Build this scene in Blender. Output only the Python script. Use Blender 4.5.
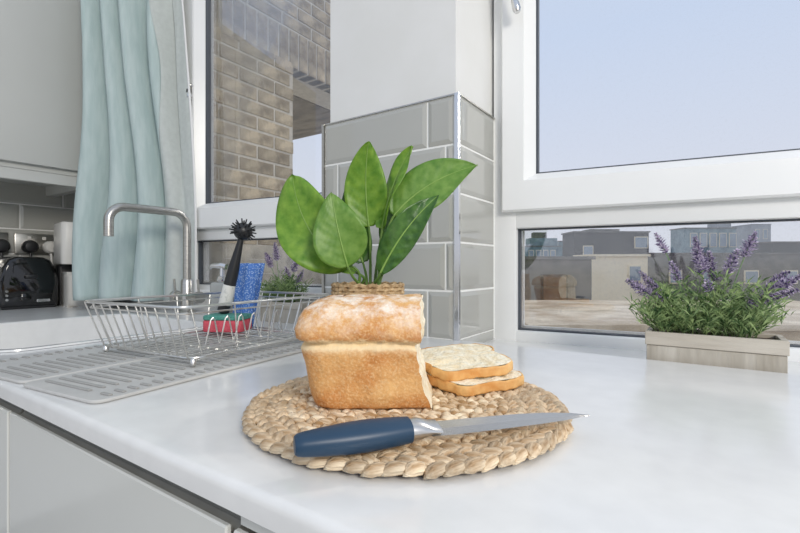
import bpy, bmesh, math, random
from mathutils import Vector, Matrix, Euler
random.seed(7)
sc = bpy.context.scene
for o in list(bpy.data.objects): bpy.data.objects.remove(o, do_unlink=True)

# ------------------------------------------------------------------ camera, world, sun, exposure
YAW = math.radians(34.0)
CAM_H = 0.153                       # above the worktop (z = 0)
cam_d = bpy.data.cameras.new('camera'); cam = bpy.data.objects.new('camera', cam_d)
sc.collection.objects.link(cam)
cam.location = (0, 0, CAM_H); cam.rotation_euler = (math.pi/2, 0, YAW)
cam_d.sensor_width = 36.0; cam_d.lens = 36.0*450/800; cam_d.clip_start = 0.01; cam_d.clip_end = 2000
sc.camera = cam

def lin(r, g, b):
    f = lambda c: c/12.92 if c <= 0.04045 else ((c+0.055)/1.055)**2.4
    return (f(r/255), f(g/255), f(b/255), 1)

w = bpy.data.worlds.new('sky'); sc.world = w; w.use_nodes = True
nt = w.node_tree; nt.nodes.clear()
tc = nt.nodes.new('ShaderNodeTexCoord'); sx = nt.nodes.new('ShaderNodeSeparateXYZ')
rp = nt.nodes.new('ShaderNodeValToRGB'); bgn = nt.nodes.new('ShaderNodeBackground'); wo = nt.nodes.new('ShaderNodeOutputWorld')
mr = nt.nodes.new('ShaderNodeMapRange'); mr.inputs[1].default_value = -1; mr.inputs[2].default_value = 1
nt.links.new(tc.outputs['Generated'], sx.inputs[0]); nt.links.new(sx.outputs[2], mr.inputs[0])
nt.links.new(mr.outputs[0], rp.inputs[0]); nt.links.new(rp.outputs[0], bgn.inputs[0]); nt.links.new(bgn.outputs[0], wo.inputs[0])
el = rp.color_ramp.elements
el[0].position = 0.0; el[0].color = lin(150, 148, 144)
el[1].position = 1.0; el[1].color = lin(198, 207, 222)
for p, c in ((0.49, lin(188, 187, 184)), (0.51, lin(210, 214, 224)), (0.60, lin(206, 213, 228)), (0.72, lin(194, 208, 231))):
    e = el.new(p); e.color = c
bgn.inputs[1].default_value = 1.0

sun_d = bpy.data.lights.new('sun', 'SUN'); sun = bpy.data.objects.new('sun', sun_d); sc.collection.objects.link(sun)
sun_d.energy = 0.8; sun_d.angle = math.radians(3.5); sun_d.color = (1.0, 0.96, 0.9)
SAZ, SEL = math.radians(66), math.radians(40)         # direction TO the sun
sun.rotation_euler = Vector((math.cos(SAZ)*math.cos(SEL), math.sin(SAZ)*math.cos(SEL), math.sin(SEL))).to_track_quat('Z', 'Y').to_euler()
sun.location = (1.5, 6, 6)
# added fill light for the interior, unseen, behind and above the photographer
lamp_d = bpy.data.lights.new('fill_light', 'AREA'); lamp = bpy.data.objects.new('fill_light', lamp_d); sc.collection.objects.link(lamp)
lamp_d.energy = 56; lamp_d.shape = 'DISK'; lamp_d.size = 1.0; lamp_d.color = (1.0, 0.94, 0.85)
lamp.location = (2.05, -0.95, 1.45); lamp.rotation_euler = (Vector((2.05, -0.95, 1.45))-Vector((-0.7, 0.6, 0.2))).to_track_quat('Z', 'Y').to_euler()
vs = sc.view_settings
vs.view_transform = 'Standard'; vs.look = 'None'; vs.gamma = 1.0; vs.use_curve_mapping = False; vs.exposure = 0.13

# ------------------------------------------------------------------ helpers
VD = Vector((-math.sin(YAW), math.cos(YAW), 0)); VR = Vector((math.cos(YAW), math.sin(YAW), 0))
def at(l, d, z=0.0):
    """a point l to the right and d away from the photographer, at height z"""
    return VD*d + VR*l + Vector((0, 0, z))

def noise_mat(name, c1, c2=None, rough=0.5, metal=0.0, scale=20, stretch=(1, 1, 1), bump=0.0, bscale=None, detail=4,
              coat=0.0, rnd=0.0, trans=0.0, spec=0.5, contrast=(0.35, 0.65), bstretch=None):
    m = bpy.data.materials.new(name); m.use_nodes = True
    n = m.node_tree; b = n.nodes['Principled BSDF']
    b.inputs['Roughness'].default_value = rough; b.inputs['Metallic'].default_value = metal
    b.inputs['Coat Weight'].default_value = coat; b.inputs['Specular IOR Level'].default_value = spec
    b.inputs['Coat Roughness'].default_value = 0.06
    tcn = n.nodes.new('ShaderNodeTexCoord')
    def mapped(st):
        mp = n.nodes.new('ShaderNodeMapping'); mp.inputs['Scale'].default_value = st
        n.links.new(tcn.outputs['Object'], mp.inputs[0]); return mp.outputs[0]
    vec = mapped(stretch)
    if c2 is None:
        col = None; b.inputs['Base Color'].default_value = c1
    else:
        nz = n.nodes.new('ShaderNodeTexNoise'); nz.inputs['Scale'].default_value = scale; nz.inputs['Detail'].default_value = detail
        n.links.new(vec, nz.inputs['Vector'])
        r = n.nodes.new('ShaderNodeValToRGB'); r.color_ramp.elements[0].color = c1; r.color_ramp.elements[1].color = c2
        r.color_ramp.elements[0].position = contrast[0]; r.color_ramp.elements[1].position = contrast[1]
        n.links.new(nz.outputs[0], r.inputs[0]); col = r.outputs[0]
    if rnd > 0:
        oi = n.nodes.new('ShaderNodeObjectInfo'); hs = n.nodes.new('ShaderNodeHueSaturation')
        m1 = n.nodes.new('ShaderNodeMapRange'); m1.inputs[3].default_value = 1-rnd; m1.inputs[4].default_value = 1+rnd
        n.links.new(oi.outputs['Random'], m1.inputs[0]); n.links.new(m1.outputs[0], hs.inputs['Value'])
        if col: n.links.new(col, hs.inputs['Color'])
        else: hs.inputs['Color'].default_value = c1
        col = hs.outputs[0]
    if col: n.links.new(col, b.inputs['Base Color'])
    if bump > 0:
        nb = n.nodes.new('ShaderNodeTexNoise'); nb.inputs['Scale'].default_value = bscale or scale*2; nb.inputs['Detail'].default_value = 6
        n.links.new(mapped(bstretch or stretch), nb.inputs['Vector'])
        bp = n.nodes.new('ShaderNodeBump'); bp.inputs['Strength'].default_value = bump; bp.inputs['Distance'].default_value = 0.004
        n.links.new(nb.outputs[0], bp.inputs['Height']); n.links.new(bp.outputs[0], b.inputs['Normal'])
    if trans > 0:
        tl = n.nodes.new('ShaderNodeBsdfTranslucent'); mx = n.nodes.new('ShaderNodeMixShader'); mx.inputs[0].default_value = trans
        if col: n.links.new(col, tl.inputs[0])
        else: tl.inputs[0].default_value = c1
        n.links.new(b.outputs[0], mx.inputs[1]); n.links.new(tl.outputs[0], mx.inputs[2])
        n.links.new(mx.outputs[0], n.nodes['Material Output'].inputs[0])
    return m

def glass_mat(name, refl=0.10, dirt=0.0, tint=(1, 1, 1, 1)):
    m = bpy.data.materials.new(name); m.use_nodes = True
    n = m.node_tree; n.nodes.clear(); out = n.nodes.new('ShaderNodeOutputMaterial')
    tr = n.nodes.new('ShaderNodeBsdfTransparent'); tr.inputs[0].default_value = tint
    gl = n.nodes.new('ShaderNodeBsdfGlossy'); gl.inputs['Roughness'].default_value = 0.0
    lw = n.nodes.new('ShaderNodeLayerWeight'); lw.inputs[0].default_value = 0.25
    ma = n.nodes.new('ShaderNodeMath'); ma.operation = 'MULTIPLY_ADD'; ma.inputs[1].default_value = 0.5; ma.inputs[2].default_value = refl
    ma.use_clamp = True
    n.links.new(lw.outputs['Fresnel'], ma.inputs[0])
    mx = n.nodes.new('ShaderNodeMixShader'); n.links.new(ma.outputs[0], mx.inputs[0])
    n.links.new(tr.outputs[0], mx.inputs[1]); n.links.new(gl.outputs[0], mx.inputs[2])
    last = mx
    if dirt > 0:
        nz = n.nodes.new('ShaderNodeTexNoise'); nz.inputs['Scale'].default_value = 160; nz.inputs['Detail'].default_value = 3
        tcn = n.nodes.new('ShaderNodeTexCoord'); n.links.new(tcn.outputs['Object'], nz.inputs['Vector'])
        r = n.nodes.new('ShaderNodeValToRGB'); r.color_ramp.elements[0].position = 0.55; r.color_ramp.elements[1].position = 0.8
        r.color_ramp.elements[0].color = (dirt*0.35,)*3+(1,); r.color_ramp.elements[1].color = (dirt*3,)*3+(1,)
        n.links.new(nz.outputs[0], r.inputs[0])
        df = n.nodes.new('ShaderNodeBsdfDiffuse'); df.inputs[0].default_value = (0.75, 0.73, 0.7, 1)
        m2 = n.nodes.new('ShaderNodeMixShader'); n.links.new(r.outputs[0], m2.inputs[0])
        n.links.new(mx.outputs[0], m2.inputs[1]); n.links.new(df.outputs[0], m2.inputs[2]); last = m2
    n.links.new(last.outputs[0], out.inputs[0])
    return m

def finish(name, bm, mat, parent=None, smooth=False, loc=None, rot=None):
    bmesh.ops.recalc_face_normals(bm, faces=bm.faces[:])
    me = bpy.data.meshes.new(name); bm.to_mesh(me); bm.free()
    if mat:
        for mm in (mat if isinstance(mat, (list, tuple)) else [mat]): me.materials.append(mm)
    if smooth:
        me.polygons.foreach_set('use_smooth', [True]*len(me.polygons))
        if smooth != 'all':
            try: me.set_sharp_from_angle(angle=math.radians(38))
            except Exception: pass
    return link(name, me, parent, loc, rot)
def link(name, me, parent=None, loc=None, rot=None, scale=None):
    o = bpy.data.objects.new(name, me); sc.collection.objects.link(o)
    if parent: o.parent = parent
    if loc is not None: o.location = loc
    if rot is not None: o.rotation_euler = rot
    if scale is not None: o.scale = scale
    return o
def tag(o, label, cat, group=None, kind=None):
    if label: o['label'] = label
    if cat: o['category'] = cat
    if group: o['group'] = group
    if kind: o['kind'] = kind
    return o
def thing(name, label, cat, loc=(0, 0, 0), rz=0, group=None, kind=None):
    o = bpy.data.objects.new(name, None); sc.collection.objects.link(o); o.empty_display_size = 0.02
    o.location = loc; o.rotation_euler = (0, 0, rz)
    return tag(o, label, cat, group, kind)

def box(bm, lo, hi, bev=0.0, seg=1, M=None):
    c = [(lo[i]+hi[i])/2 for i in range(3)]; s = [hi[i]-lo[i] for i in range(3)]
    t = bmesh.new(); bmesh.ops.create_cube(t, size=1.0)
    for v in t.verts: v.co = Vector((v.co.x*s[0]+c[0], v.co.y*s[1]+c[1], v.co.z*s[2]+c[2]))
    if bev > 0: bmesh.ops.bevel(t, geom=t.edges[:], offset=bev, segments=seg, profile=0.5, affect='EDGES')
    merge(bm, t, M); return bm
def merge(bm, t, M=None):
    if M is not None: bmesh.ops.transform(t, matrix=M, verts=t.verts[:])
    me = bpy.data.meshes.new('tmp'); t.to_mesh(me); t.free(); bm.from_mesh(me); bpy.data.meshes.remove(me)
def bx(lo, hi, bev=0.0, seg=1): return box(bmesh.new(), lo, hi, bev, seg)
def tube(bm, pts, r, seg=8, closed=False, cap=True):
    pts = [Vector(p) for p in pts]; n = len(pts)
    rs = r if isinstance(r, (list, tuple)) else [r]*n
    rings = []; nrm = None
    for i in range(n):
        if closed: t = pts[(i+1) % n]-pts[i-1]
        else: t = pts[min(i+1, n-1)]-pts[max(i-1, 0)]
        t.normalize()
        if nrm is None:
            a = Vector((0, 0, 1)) if abs(t.z) < 0.9 else Vector((1, 0, 0))
            nrm = (a-t*a.dot(t)).normalized()
        else:
            nrm = nrm-t*nrm.dot(t)
            nrm = nrm.normalized() if nrm.length > 1e-6 else t.orthogonal().normalized()
        b = t.cross(nrm)
        rings.append([bm.verts.new(pts[i]+(nrm*math.cos(2*math.pi*k/seg)+b*math.sin(2*math.pi*k/seg))*rs[i]) for k in range(seg)])
    for i in range(n if closed else n-1):
        A, B = rings[i], rings[(i+1) % n]
        for k in range(seg): bm.faces.new((A[k], A[(k+1) % seg], B[(k+1) % seg], B[k]))
    if cap and not closed:
        bm.faces.new(rings[0][::-1]); bm.faces.new(rings[-1])
    return bm
def lathe(bm, prof, seg=24, M=None, cap=True):
    t = bmesh.new(); rings = []
    for (r, z) in prof:
        rings.append([t.verts.new((max(r, 1e-5)*math.cos(2*math.pi*k/seg), max(r, 1e-5)*math.sin(2*math.pi*k/seg), z)) for k in range(seg)])
    for A, B in zip(rings, rings[1:]):
        for k in range(seg): t.faces.new((A[k], A[(k+1) % seg], B[(k+1) % seg], B[k]))
    if cap: t.faces.new(rings[0][::-1]); t.faces.new(rings[-1])
    merge(bm, t, M); return bm
def prism(bm, poly, z0, z1, M=None, bev=0.0, seg=2):
    t = bmesh.new()
    a = [t.verts.new((x, y, z0)) for x, y in poly]; b = [t.verts.new((x, y, z1)) for x, y in poly]
    n = len(poly); t.faces.new(a[::-1]); t.faces.new(b)
    for i in range(n): t.faces.new((a[i], a[(i+1) % n], b[(i+1) % n], b[i]))
    if bev > 0:
        e = [ed for ed in t.edges if abs(ed.verts[0].co.z-ed.verts[1].co.z) < 1e-7]
        bmesh.ops.bevel(t, geom=e, offset=bev, segments=seg, profile=0.5, affect='EDGES')
    merge(bm, t, M); return bm
def rrect(x0, x1, y0, y1, r, n=5):
    out = []
    for cx, cy, a in ((x1-r, y1-r, 0), (x0+r, y1-r, 90), (x0+r, y0+r, 180), (x1-r, y0+r, 270)):
        for k in range(n+1):
            t = math.radians(a+90*k/n); out.append((cx+r*math.cos(t), cy+r*math.sin(t)))
    return out
def bez(p, n):
    p = [Vector(q) for q in p]; out = []
    for i in range(n+1):
        q = p[:]; t = i/n
        while len(q) > 1: q = [q[j].lerp(q[j+1], t) for j in range(len(q)-1)]
        out.append(q[0])
    return out
R = math.radians

# ------------------------------------------------------------------ materials
M = {}
M['quartz'] = noise_mat('white_quartz', lin(222, 222, 220), lin(227, 227, 225), rough=0.16, scale=30, spec=0.5)
M['plaster'] = noise_mat('white_plaster', lin(222, 222, 219), lin(226, 226, 224), rough=0.6, scale=8, bump=0.03, bscale=60)
M['upvc'] = noise_mat('white_upvc', lin(232, 233, 232), lin(236, 237, 236), rough=0.28, scale=5)
M['gasket'] = noise_mat('grey_gasket', lin(70, 76, 84), rough=0.5)
M['glass'] = glass_mat('window_glass', 0.06, 0.01)
M['glass_low'] = glass_mat('dusty_glass', 0.12, 0.035)
M['tile'] = noise_mat('grey_gloss_tile', lin(172, 172, 166), lin(177, 177, 171), rough=0.07, scale=3, rnd=0.025, bump=0.03, bscale=12, coat=0.3)
M['grout'] = noise_mat('white_grout', lin(238, 238, 235), lin(242, 242, 239), rough=0.8, scale=40)
M['chrome'] = noise_mat('chrome', lin(215, 215, 215), rough=0.12, metal=1.0)
M['steel'] = noise_mat('brushed_steel', lin(176, 174, 168), lin(196, 194, 188), rough=0.3, metal=1.0, scale=60, stretch=(1, 1, 12))
M['wire'] = noise_mat('chromed_wire', lin(222, 221, 217), rough=0.3, metal=1.0)
M['cab'] = noise_mat('grey_gloss_lacquer', lin(212, 213, 208), lin(215, 216, 211), rough=0.13, scale=3)
M['cabwall'] = noise_mat('pale_grey_lacquer', lin(196, 197, 193), lin(200, 201, 197), rough=0.3, scale=3)
M['rail'] = noise_mat('grey_aluminium_rail', lin(148, 147, 141), lin(156, 155, 149), rough=0.5, scale=30, metal=0.3)
M['darkgap'] = noise_mat('dark_carcass', lin(92, 92, 88), rough=0.6)
M['mat_rubber'] = noise_mat('grey_silicone', lin(188, 187, 183), lin(194, 193, 189), rough=0.5, scale=50)
M['mat_ridge'] = noise_mat('darker_grey_silicone', lin(158, 157, 153), lin(164, 163, 159), rough=0.45, scale=50)
M['black_plastic'] = noise_mat('black_plastic', lin(26, 27, 29), lin(32, 33, 35), rough=0.4, scale=30)
M['black_gloss'] = noise_mat('black_gloss', lin(12, 12, 13), rough=0.06, coat=0.5)
M['white_plastic'] = noise_mat('white_plastic', lin(222, 220, 214), lin(226, 224, 218), rough=0.35, scale=8)
M['cream_plastic'] = noise_mat('cream_plastic', lin(205, 201, 192), lin(210, 206, 197), rough=0.4, scale=8)
M['curtain'] = noise_mat('pale_teal_linen', lin(186, 204, 202), lin(200, 215, 213), rough=0.9, scale=60, stretch=(1, 1, 0.15), bump=0.15, bscale=300, trans=0.12)
M['lining'] = noise_mat('pale_grey_lining', lin(200, 206, 202), lin(207, 213, 209), rough=0.9, scale=60, trans=0.12)
M['hem'] = noise_mat('white_hem', lin(238, 238, 236), rough=0.8)
M['straw'] = noise_mat('dried_hyacinth', lin(164, 128, 86), lin(238, 220, 190), rough=0.5, scale=70, stretch=(0.35, 2, 2), bump=0.7, bscale=160, rnd=0.2, bstretch=(0.25, 3, 3))
M['gap_shade'] = noise_mat('gap_shade_straw', lin(84, 58, 34), lin(112, 82, 52), rough=0.8, scale=60)  # dark tone paints the shade in gaps between placemat strands
M['rope'] = noise_mat('woven_seagrass', lin(150, 120, 82), lin(205, 176, 134), rough=0.7, scale=120, bump=0.6, bscale=200, rnd=0.08)
M['soil'] = noise_mat('dark_soil', lin(58, 44, 32), lin(82, 64, 46), rough=0.95, scale=120, bump=0.6)
M['leaf1'] = noise_mat('bright_green_leaf', lin(84, 138, 32), lin(150, 188, 72), rough=0.40, scale=75, detail=8, contrast=(0.25, 0.78), trans=0.3, bump=0.15, bscale=60)
M['leaf2'] = noise_mat('mid_green_leaf', lin(84, 134, 42), lin(138, 174, 84), rough=0.42, scale=75, detail=8, contrast=(0.25, 0.78), trans=0.25, bump=0.15, bscale=60)
M['leaf3'] = noise_mat('dark_green_leaf', lin(30, 74, 20), lin(84, 128, 50), rough=0.32, scale=85, detail=8, contrast=(0.25, 0.78), trans=0.15, bump=0.25, bscale=80)
M['vein'] = noise_mat('pale_green_midrib', lin(120, 156, 70), lin(136, 170, 84), rough=0.5, scale=40)
M['stem'] = noise_mat('green_stem', lin(84, 118, 48), lin(110, 140, 66), rough=0.5, scale=60)
M['lav_leaf'] = noise_mat('lavender_leaf', lin(42, 80, 32), lin(160, 182, 120), rough=0.6, scale=90, trans=0.25)  # dark tone imitates shaded gaps, pale tone the sunlit highlights
M['lav_stem'] = noise_mat('lavender_stem', lin(96, 126, 82), lin(130, 152, 108), rough=0.6, scale=60)
M['lav_flower'] = noise_mat('lavender_floret', lin(92, 78, 124), lin(228, 216, 234), rough=0.7, scale=260, contrast=(0.42, 0.6), trans=0.2)  # lilac mix, its pale end lifted to paint backlit highlights
M['planter'] = noise_mat('weathered_pale_wood', lin(168, 160, 146), lin(198, 192, 180), rough=0.75, scale=14, stretch=(3, 3, 0.35), bump=0.3, bscale=60)
M['planter_top'] = noise_mat('weathered_wood_rail', lin(172, 163, 148), lin(200, 193, 180), rough=0.75, scale=14, stretch=(0.3, 3, 3), bump=0.3, bscale=60)
M['crumb'] = noise_mat('bread_crumb', lin(238, 220, 184), lin(250, 243, 222), rough=0.9, scale=80, bump=1.0, bscale=170)
M['blue_handle'] = noise_mat('navy_plastic', lin(28, 56, 80), lin(32, 61, 86), rough=0.4, scale=20)
M['blade'] = noise_mat('polished_blade', lin(205, 200, 192), rough=0.24, metal=1.0)
M['bolster'] = noise_mat('satin_bolster', lin(205, 203, 200), rough=0.28, metal=1.0)
M['sponge_red'] = noise_mat('red_sponge', lin(196, 74, 88), lin(214, 96, 108), rough=0.9, scale=120, bump=0.6, bscale=300)
M['sponge_teal'] = noise_mat('teal_scourer', lin(62, 128, 116), lin(96, 160, 146), rough=0.9, scale=200, bump=0.6, bscale=300)
M['label_white'] = noise_mat('white_label', lin(214, 214, 208), lin(170, 174, 168), rough=0.6, scale=90, contrast=(0.55, 0.7))
M['soap'] = noise_mat('grey_translucent_plastic', lin(156, 158, 154), lin(164, 166, 162), rough=0.2, scale=8)
M['brick'] = noise_mat('weathered_stock_brick', lin(140, 124, 102), lin(204, 186, 156), rough=0.9, scale=16, bump=0.4, bscale=50, rnd=0.22)
M['mortar'] = noise_mat('pale_mortar', lin(206, 198, 184), lin(220, 212, 198), rough=0.95, scale=30)
M['soffit'] = noise_mat('stained_concrete', lin(112, 100, 86), lin(156, 142, 122), rough=0.95, scale=5, stretch=(1, 3, 1))
M['rubble'] = noise_mat('reflection_mottled_render', lin(104, 100, 94), lin(212, 202, 184), rough=0.95, scale=9, contrast=(0.3, 0.7))  # mottling also imitates reflections and dirt on the lower left pane
M['reflect_beige'] = noise_mat('beige_reflection_tone', lin(186, 164, 136), lin(232, 216, 190), rough=0.95, scale=1.2)  # beige painted to imitate the worktop's reflection in the lower pane
M['b_cream'] = noise_mat('cream_render', lin(240, 224, 192), lin(248, 236, 210), rough=0.9, scale=0.4)
M['b_grey'] = noise_mat('dark_grey_brick', lin(92, 92, 90), lin(128, 124, 116), rough=0.9, scale=1.2)
M['b_dark'] = noise_mat('dark_cladding', lin(52, 56, 58), lin(76, 78, 76), rough=0.9, scale=0.8)
M['b_teal'] = noise_mat('teal_glazing', lin(86, 116, 128), lin(132, 158, 166), rough=0.35, scale=0.8)
M['b_tower'] = noise_mat('pale_tower', lin(150, 156, 164), lin(168, 174, 180), rough=0.8, scale=0.5)
M['b_glass'] = noise_mat('far_window_glass', lin(130, 148, 164), lin(158, 172, 184), rough=0.2, scale=0.6)
M['b_brown'] = noise_mat('brown_timber', lin(104, 84, 68), lin(130, 108, 88), rough=0.9, scale=2)
M['tree'] = noise_mat('tree_crown', lin(52, 66, 44), lin(92, 104, 70), rough=0.95, scale=3)
M['ground'] = noise_mat('far_ground', lin(112, 108, 100), lin(138, 132, 122), rough=0.95, scale=0.05)
M['floor'] = noise_mat('grey_vinyl_floor', lin(150, 146, 140), lin(164, 160, 154), rough=0.5, scale=3)

def crust_mat():
    m = bpy.data.materials.new('baked_crust'); m.use_nodes = True; n = m.node_tree; b = n.nodes['Principled BSDF']
    b.inputs['Roughness'].default_value = 0.62; b.inputs['Specular IOR Level'].default_value = 0.3
    tcn = n.nodes.new('ShaderNodeTexCoord')
    n1 = n.nodes.new('ShaderNodeTexNoise'); n1.inputs['Scale'].default_value = 22; n1.inputs['Detail'].default_value = 6
    n2 = n.nodes.new('ShaderNodeTexNoise'); n2.inputs['Scale'].default_value = 55; n2.inputs['Detail'].default_value = 8; n2.inputs['Roughness'].default_value = 0.7
    n3 = n.nodes.new('ShaderNodeTexNoise'); n3.inputs['Scale'].default_value = 260; n3.inputs['Detail'].default_value = 4
    for q in (n1, n2, n3): n.links.new(tcn.outputs['Object'], q.inputs['Vector'])
    r1 = n.nodes.new('ShaderNodeValToRGB'); r1.color_ramp.elements[0].position = 0.3; r1.color_ramp.elements[1].position = 0.7
    r1.color_ramp.elements[0].color = lin(190, 120, 58); r1.color_ramp.elements[1].color = lin(228, 182, 120)
    n.links.new(n1.outputs[0], r1.inputs[0])
    # flour dusted on the upward-facing dome: follows the height on the loaf itself
    sp = n.nodes.new('ShaderNodeSeparateXYZ'); n.links.new(tcn.outputs['Object'], sp.inputs[0])
    mz = n.nodes.new('ShaderNodeMapRange'); mz.inputs[1].default_value = 0.070; mz.inputs[2].default_value = 0.102
    n.links.new(sp.outputs[2], mz.inputs[0])
    r2 = n.nodes.new('ShaderNodeValToRGB'); r2.color_ramp.elements[0].position = 0.42; r2.color_ramp.elements[1].position = 0.62
    n.links.new(n2.outputs[0], r2.inputs[0])
    mu = n.nodes.new('ShaderNodeMath'); mu.operation = 'MULTIPLY'; n.links.new(mz.outputs[0], mu.inputs[0]); n.links.new(r2.outputs[0], mu.inputs[1])
    mu2 = n.nodes.new('ShaderNodeMath'); mu2.operation = 'MULTIPLY'; mu2.inputs[1].default_value = 0.95; n.links.new(mu.outputs[0], mu2.inputs[0])
    mx = n.nodes.new('ShaderNodeMix'); mx.data_type = 'RGBA'
    n.links.new(mu2.outputs[0], mx.inputs[0]); n.links.new(r1.outputs[0], mx.inputs[6]); mx.inputs[7].default_value = lin(246, 238, 226)
    # darker bake near the bottom edge of the tin
    mb = n.nodes.new('ShaderNodeMapRange'); mb.inputs[1].default_value = 0.0; mb.inputs[2].default_value = 0.022; mb.inputs[3].default_value = 0.45; mb.inputs[4].default_value = 0.0
    n.links.new(sp.outputs[2], mb.inputs[0])
    mx2 = n.nodes.new('ShaderNodeMix'); mx2.data_type = 'RGBA'
    n.links.new(mb.outputs[0], mx2.inputs[0]); n.links.new(mx.outputs[2], mx2.inputs[6]); mx2.inputs[7].default_value = lin(180, 108, 48)
    # pale burst seam where the top has risen away from the tin-shaped base, with a ragged edge
    jit = n.nodes.new('ShaderNodeMath'); jit.operation = 'MULTIPLY_ADD'; jit.inputs[1].default_value = 0.016; n.links.new(n2.outputs[0], jit.inputs[0]); n.links.new(sp.outputs[2], jit.inputs[2])
    sr = n.nodes.new('ShaderNodeValToRGB'); e = sr.color_ramp.elements
    e[0].position = 0.0; e[0].color = (0, 0, 0, 1); e[1].position = 1.0; e[1].color = (0, 0, 0, 1)
    for p_, v_ in ((0.42, 0), (0.50, 0.35), (0.56, 0.95), (0.70, 0.95), (0.76, 0.0)):
        q_ = e.new(p_); q_.color = (v_, v_, v_, 1)
    ms = n.nodes.new('ShaderNodeMapRange'); ms.inputs[1].default_value = 0.042; ms.inputs[2].default_value = 0.092; n.links.new(jit.outputs[0], ms.inputs[0]); n.links.new(ms.outputs[0], sr.inputs[0])
    mx3 = n.nodes.new('ShaderNodeMix'); mx3.data_type = 'RGBA'
    n.links.new(sr.outputs[0], mx3.inputs[0]); n.links.new(mx2.outputs[2], mx3.inputs[6]); mx3.inputs[7].default_value = lin(240, 218, 176)
    # fine pale grain of the crust
    n4 = n.nodes.new('ShaderNodeTexNoise'); n4.inputs['Scale'].default_value = 420; n4.inputs['Detail'].default_value = 3; n.links.new(tcn.outputs['Object'], n4.inputs['Vector'])
    r4 = n.nodes.new('ShaderNodeValToRGB'); r4.color_ramp.elements[0].position = 0.48; r4.color_ramp.elements[1].position = 0.66; r4.color_ramp.elements[1].color = (0.38, 0.38, 0.38, 1)
    n.links.new(n4.outputs[0], r4.inputs[0])
    mx4 = n.nodes.new('ShaderNodeMix'); mx4.data_type = 'RGBA'
    n.links.new(r4.outputs[0], mx4.inputs[0]); n.links.new(mx3.outputs[2], mx4.inputs[6]); mx4.inputs[7].default_value = lin(242, 214, 166)
    n.links.new(mx4.outputs[2], b.inputs['Base Color'])
    bp = n.nodes.new('ShaderNodeBump'); bp.inputs['Strength'].default_value = 0.7; bp.inputs['Distance'].default_value = 0.002
    n.links.new(n3.outputs[0], bp.inputs['Height']); n.links.new(bp.outputs[0], b.inputs['Normal'])
    return m
M['crust'] = crust_mat()
M['split'] = noise_mat('pale_split_crust', lin(232, 206, 158), lin(246, 232, 204), rough=0.8, scale=50, bump=0.6, bscale=150)
def towel_mat():
    m = bpy.data.materials.new('blue_dish_cloth'); m.use_nodes = True; n = m.node_tree; b = n.nodes['Principled BSDF']
    b.inputs['Roughness'].default_value = 0.9
    tcn = n.nodes.new('ShaderNodeTexCoord'); ck = n.nodes.new('ShaderNodeTexVoronoi'); ck.inputs['Scale'].default_value = 300
    n.links.new(tcn.outputs['Object'], ck.inputs['Vector'])
    r = n.nodes.new('ShaderNodeValToRGB'); r.color_ramp.elements[0].position = 0.25; r.color_ramp.elements[1].position = 0.4
    r.color_ramp.elements[0].color = lin(190, 214, 242); r.color_ramp.elements[1].color = lin(84, 130, 206)
    n.links.new(ck.outputs[0], r.inputs[0]); n.links.new(r.outputs[0], b.inputs['Base Color'])
    return m
M['cloth'] = towel_mat()

# ------------------------------------------------------------------ room shell
YF = 0.197           # front edge of the worktop
XL = -2.33           # left wall
WA = R(7.0)
W0 = Vector((-0.424, 1.035, 0)); WU = Vector((math.cos(WA), math.sin(WA), 0)); WN = Vector((-math.sin(WA), math.cos(WA), 0))
def wroot(name, label, cat):       # window wall coordinates: x along the wall, y outward, z up
    return thing(name, label, cat, W0, WA, kind='structure')
SILL = -0.024
tag(finish('floor', bx((-2.5, -2.6, -0.92), (2.4, 1.0, -0.90)), M['floor']), 'grey vinyl kitchen floor below the worktop', 'floor', kind='structure')

# left wall with its tiled splashback
wl = thing('wall_left', 'white wall at the far left with grey tiled splashback', 'wall', (XL, 0, 0), 0, kind='structure')
finish('plaster', bx((-0.1, -0.9, -0.9), (0, 0.97, 1.6)), M['plaster'], wl)
finish('grout_bed', bx((0, -0.7, 0), (0.0062, 0.905, 0.53)), M['grout'], wl)
tile_cache = {}
def tile_mesh(wd, ht):
    k = (round(wd, 3), round(ht, 3))
    if k not in tile_cache:                      # bevelled metro tile, x across, y thickness (front at -y), z up
        t = bmesh.new(); b = 0.009; th = 0.006
        P = [(0, 0, 0), (wd, 0, 0), (wd, 0, ht), (0, 0, ht)]
        A = [t.verts.new(p) for p in P]
        B = [t.verts.new((p[0], -th*0.55, p[2])) for p in P]
        C = [t.verts.new((min(max(p[0], b), wd-b), -th, min(max(p[2], b), ht-b))) for p in P]
        for i in range(4):
            j = (i+1) % 4
            t.faces.new((A[i], A[j], B[j], B[i])); t.faces.new((B[i], B[j], C[j], C[i]))
        t.faces.new(C); t.faces.new(A[::-1])
        bmesh.ops.recalc_face_normals(t, faces=t.faces[:])
        me = bpy.data.meshes.new('tile'); t.to_mesh(me); t.free(); me.materials.append(M['tile']); tile_cache[k] = me
    return tile_cache[k]
G = 0.0048
for row in range(5):
    z = 0.003+row*0.102; off = -0.15 if row % 2 else 0.0
    y = -0.7+off
    while y < 0.9:
        a, b_ = max(y, -0.7), min(y+0.302-G, 0.903)
        if b_-a > 0.02:
            link('tile', tile_mesh(b_-a, 0.102-G), wl, (0.004, a, z), (0, 0, R(90)))
        y += 0.302

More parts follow.
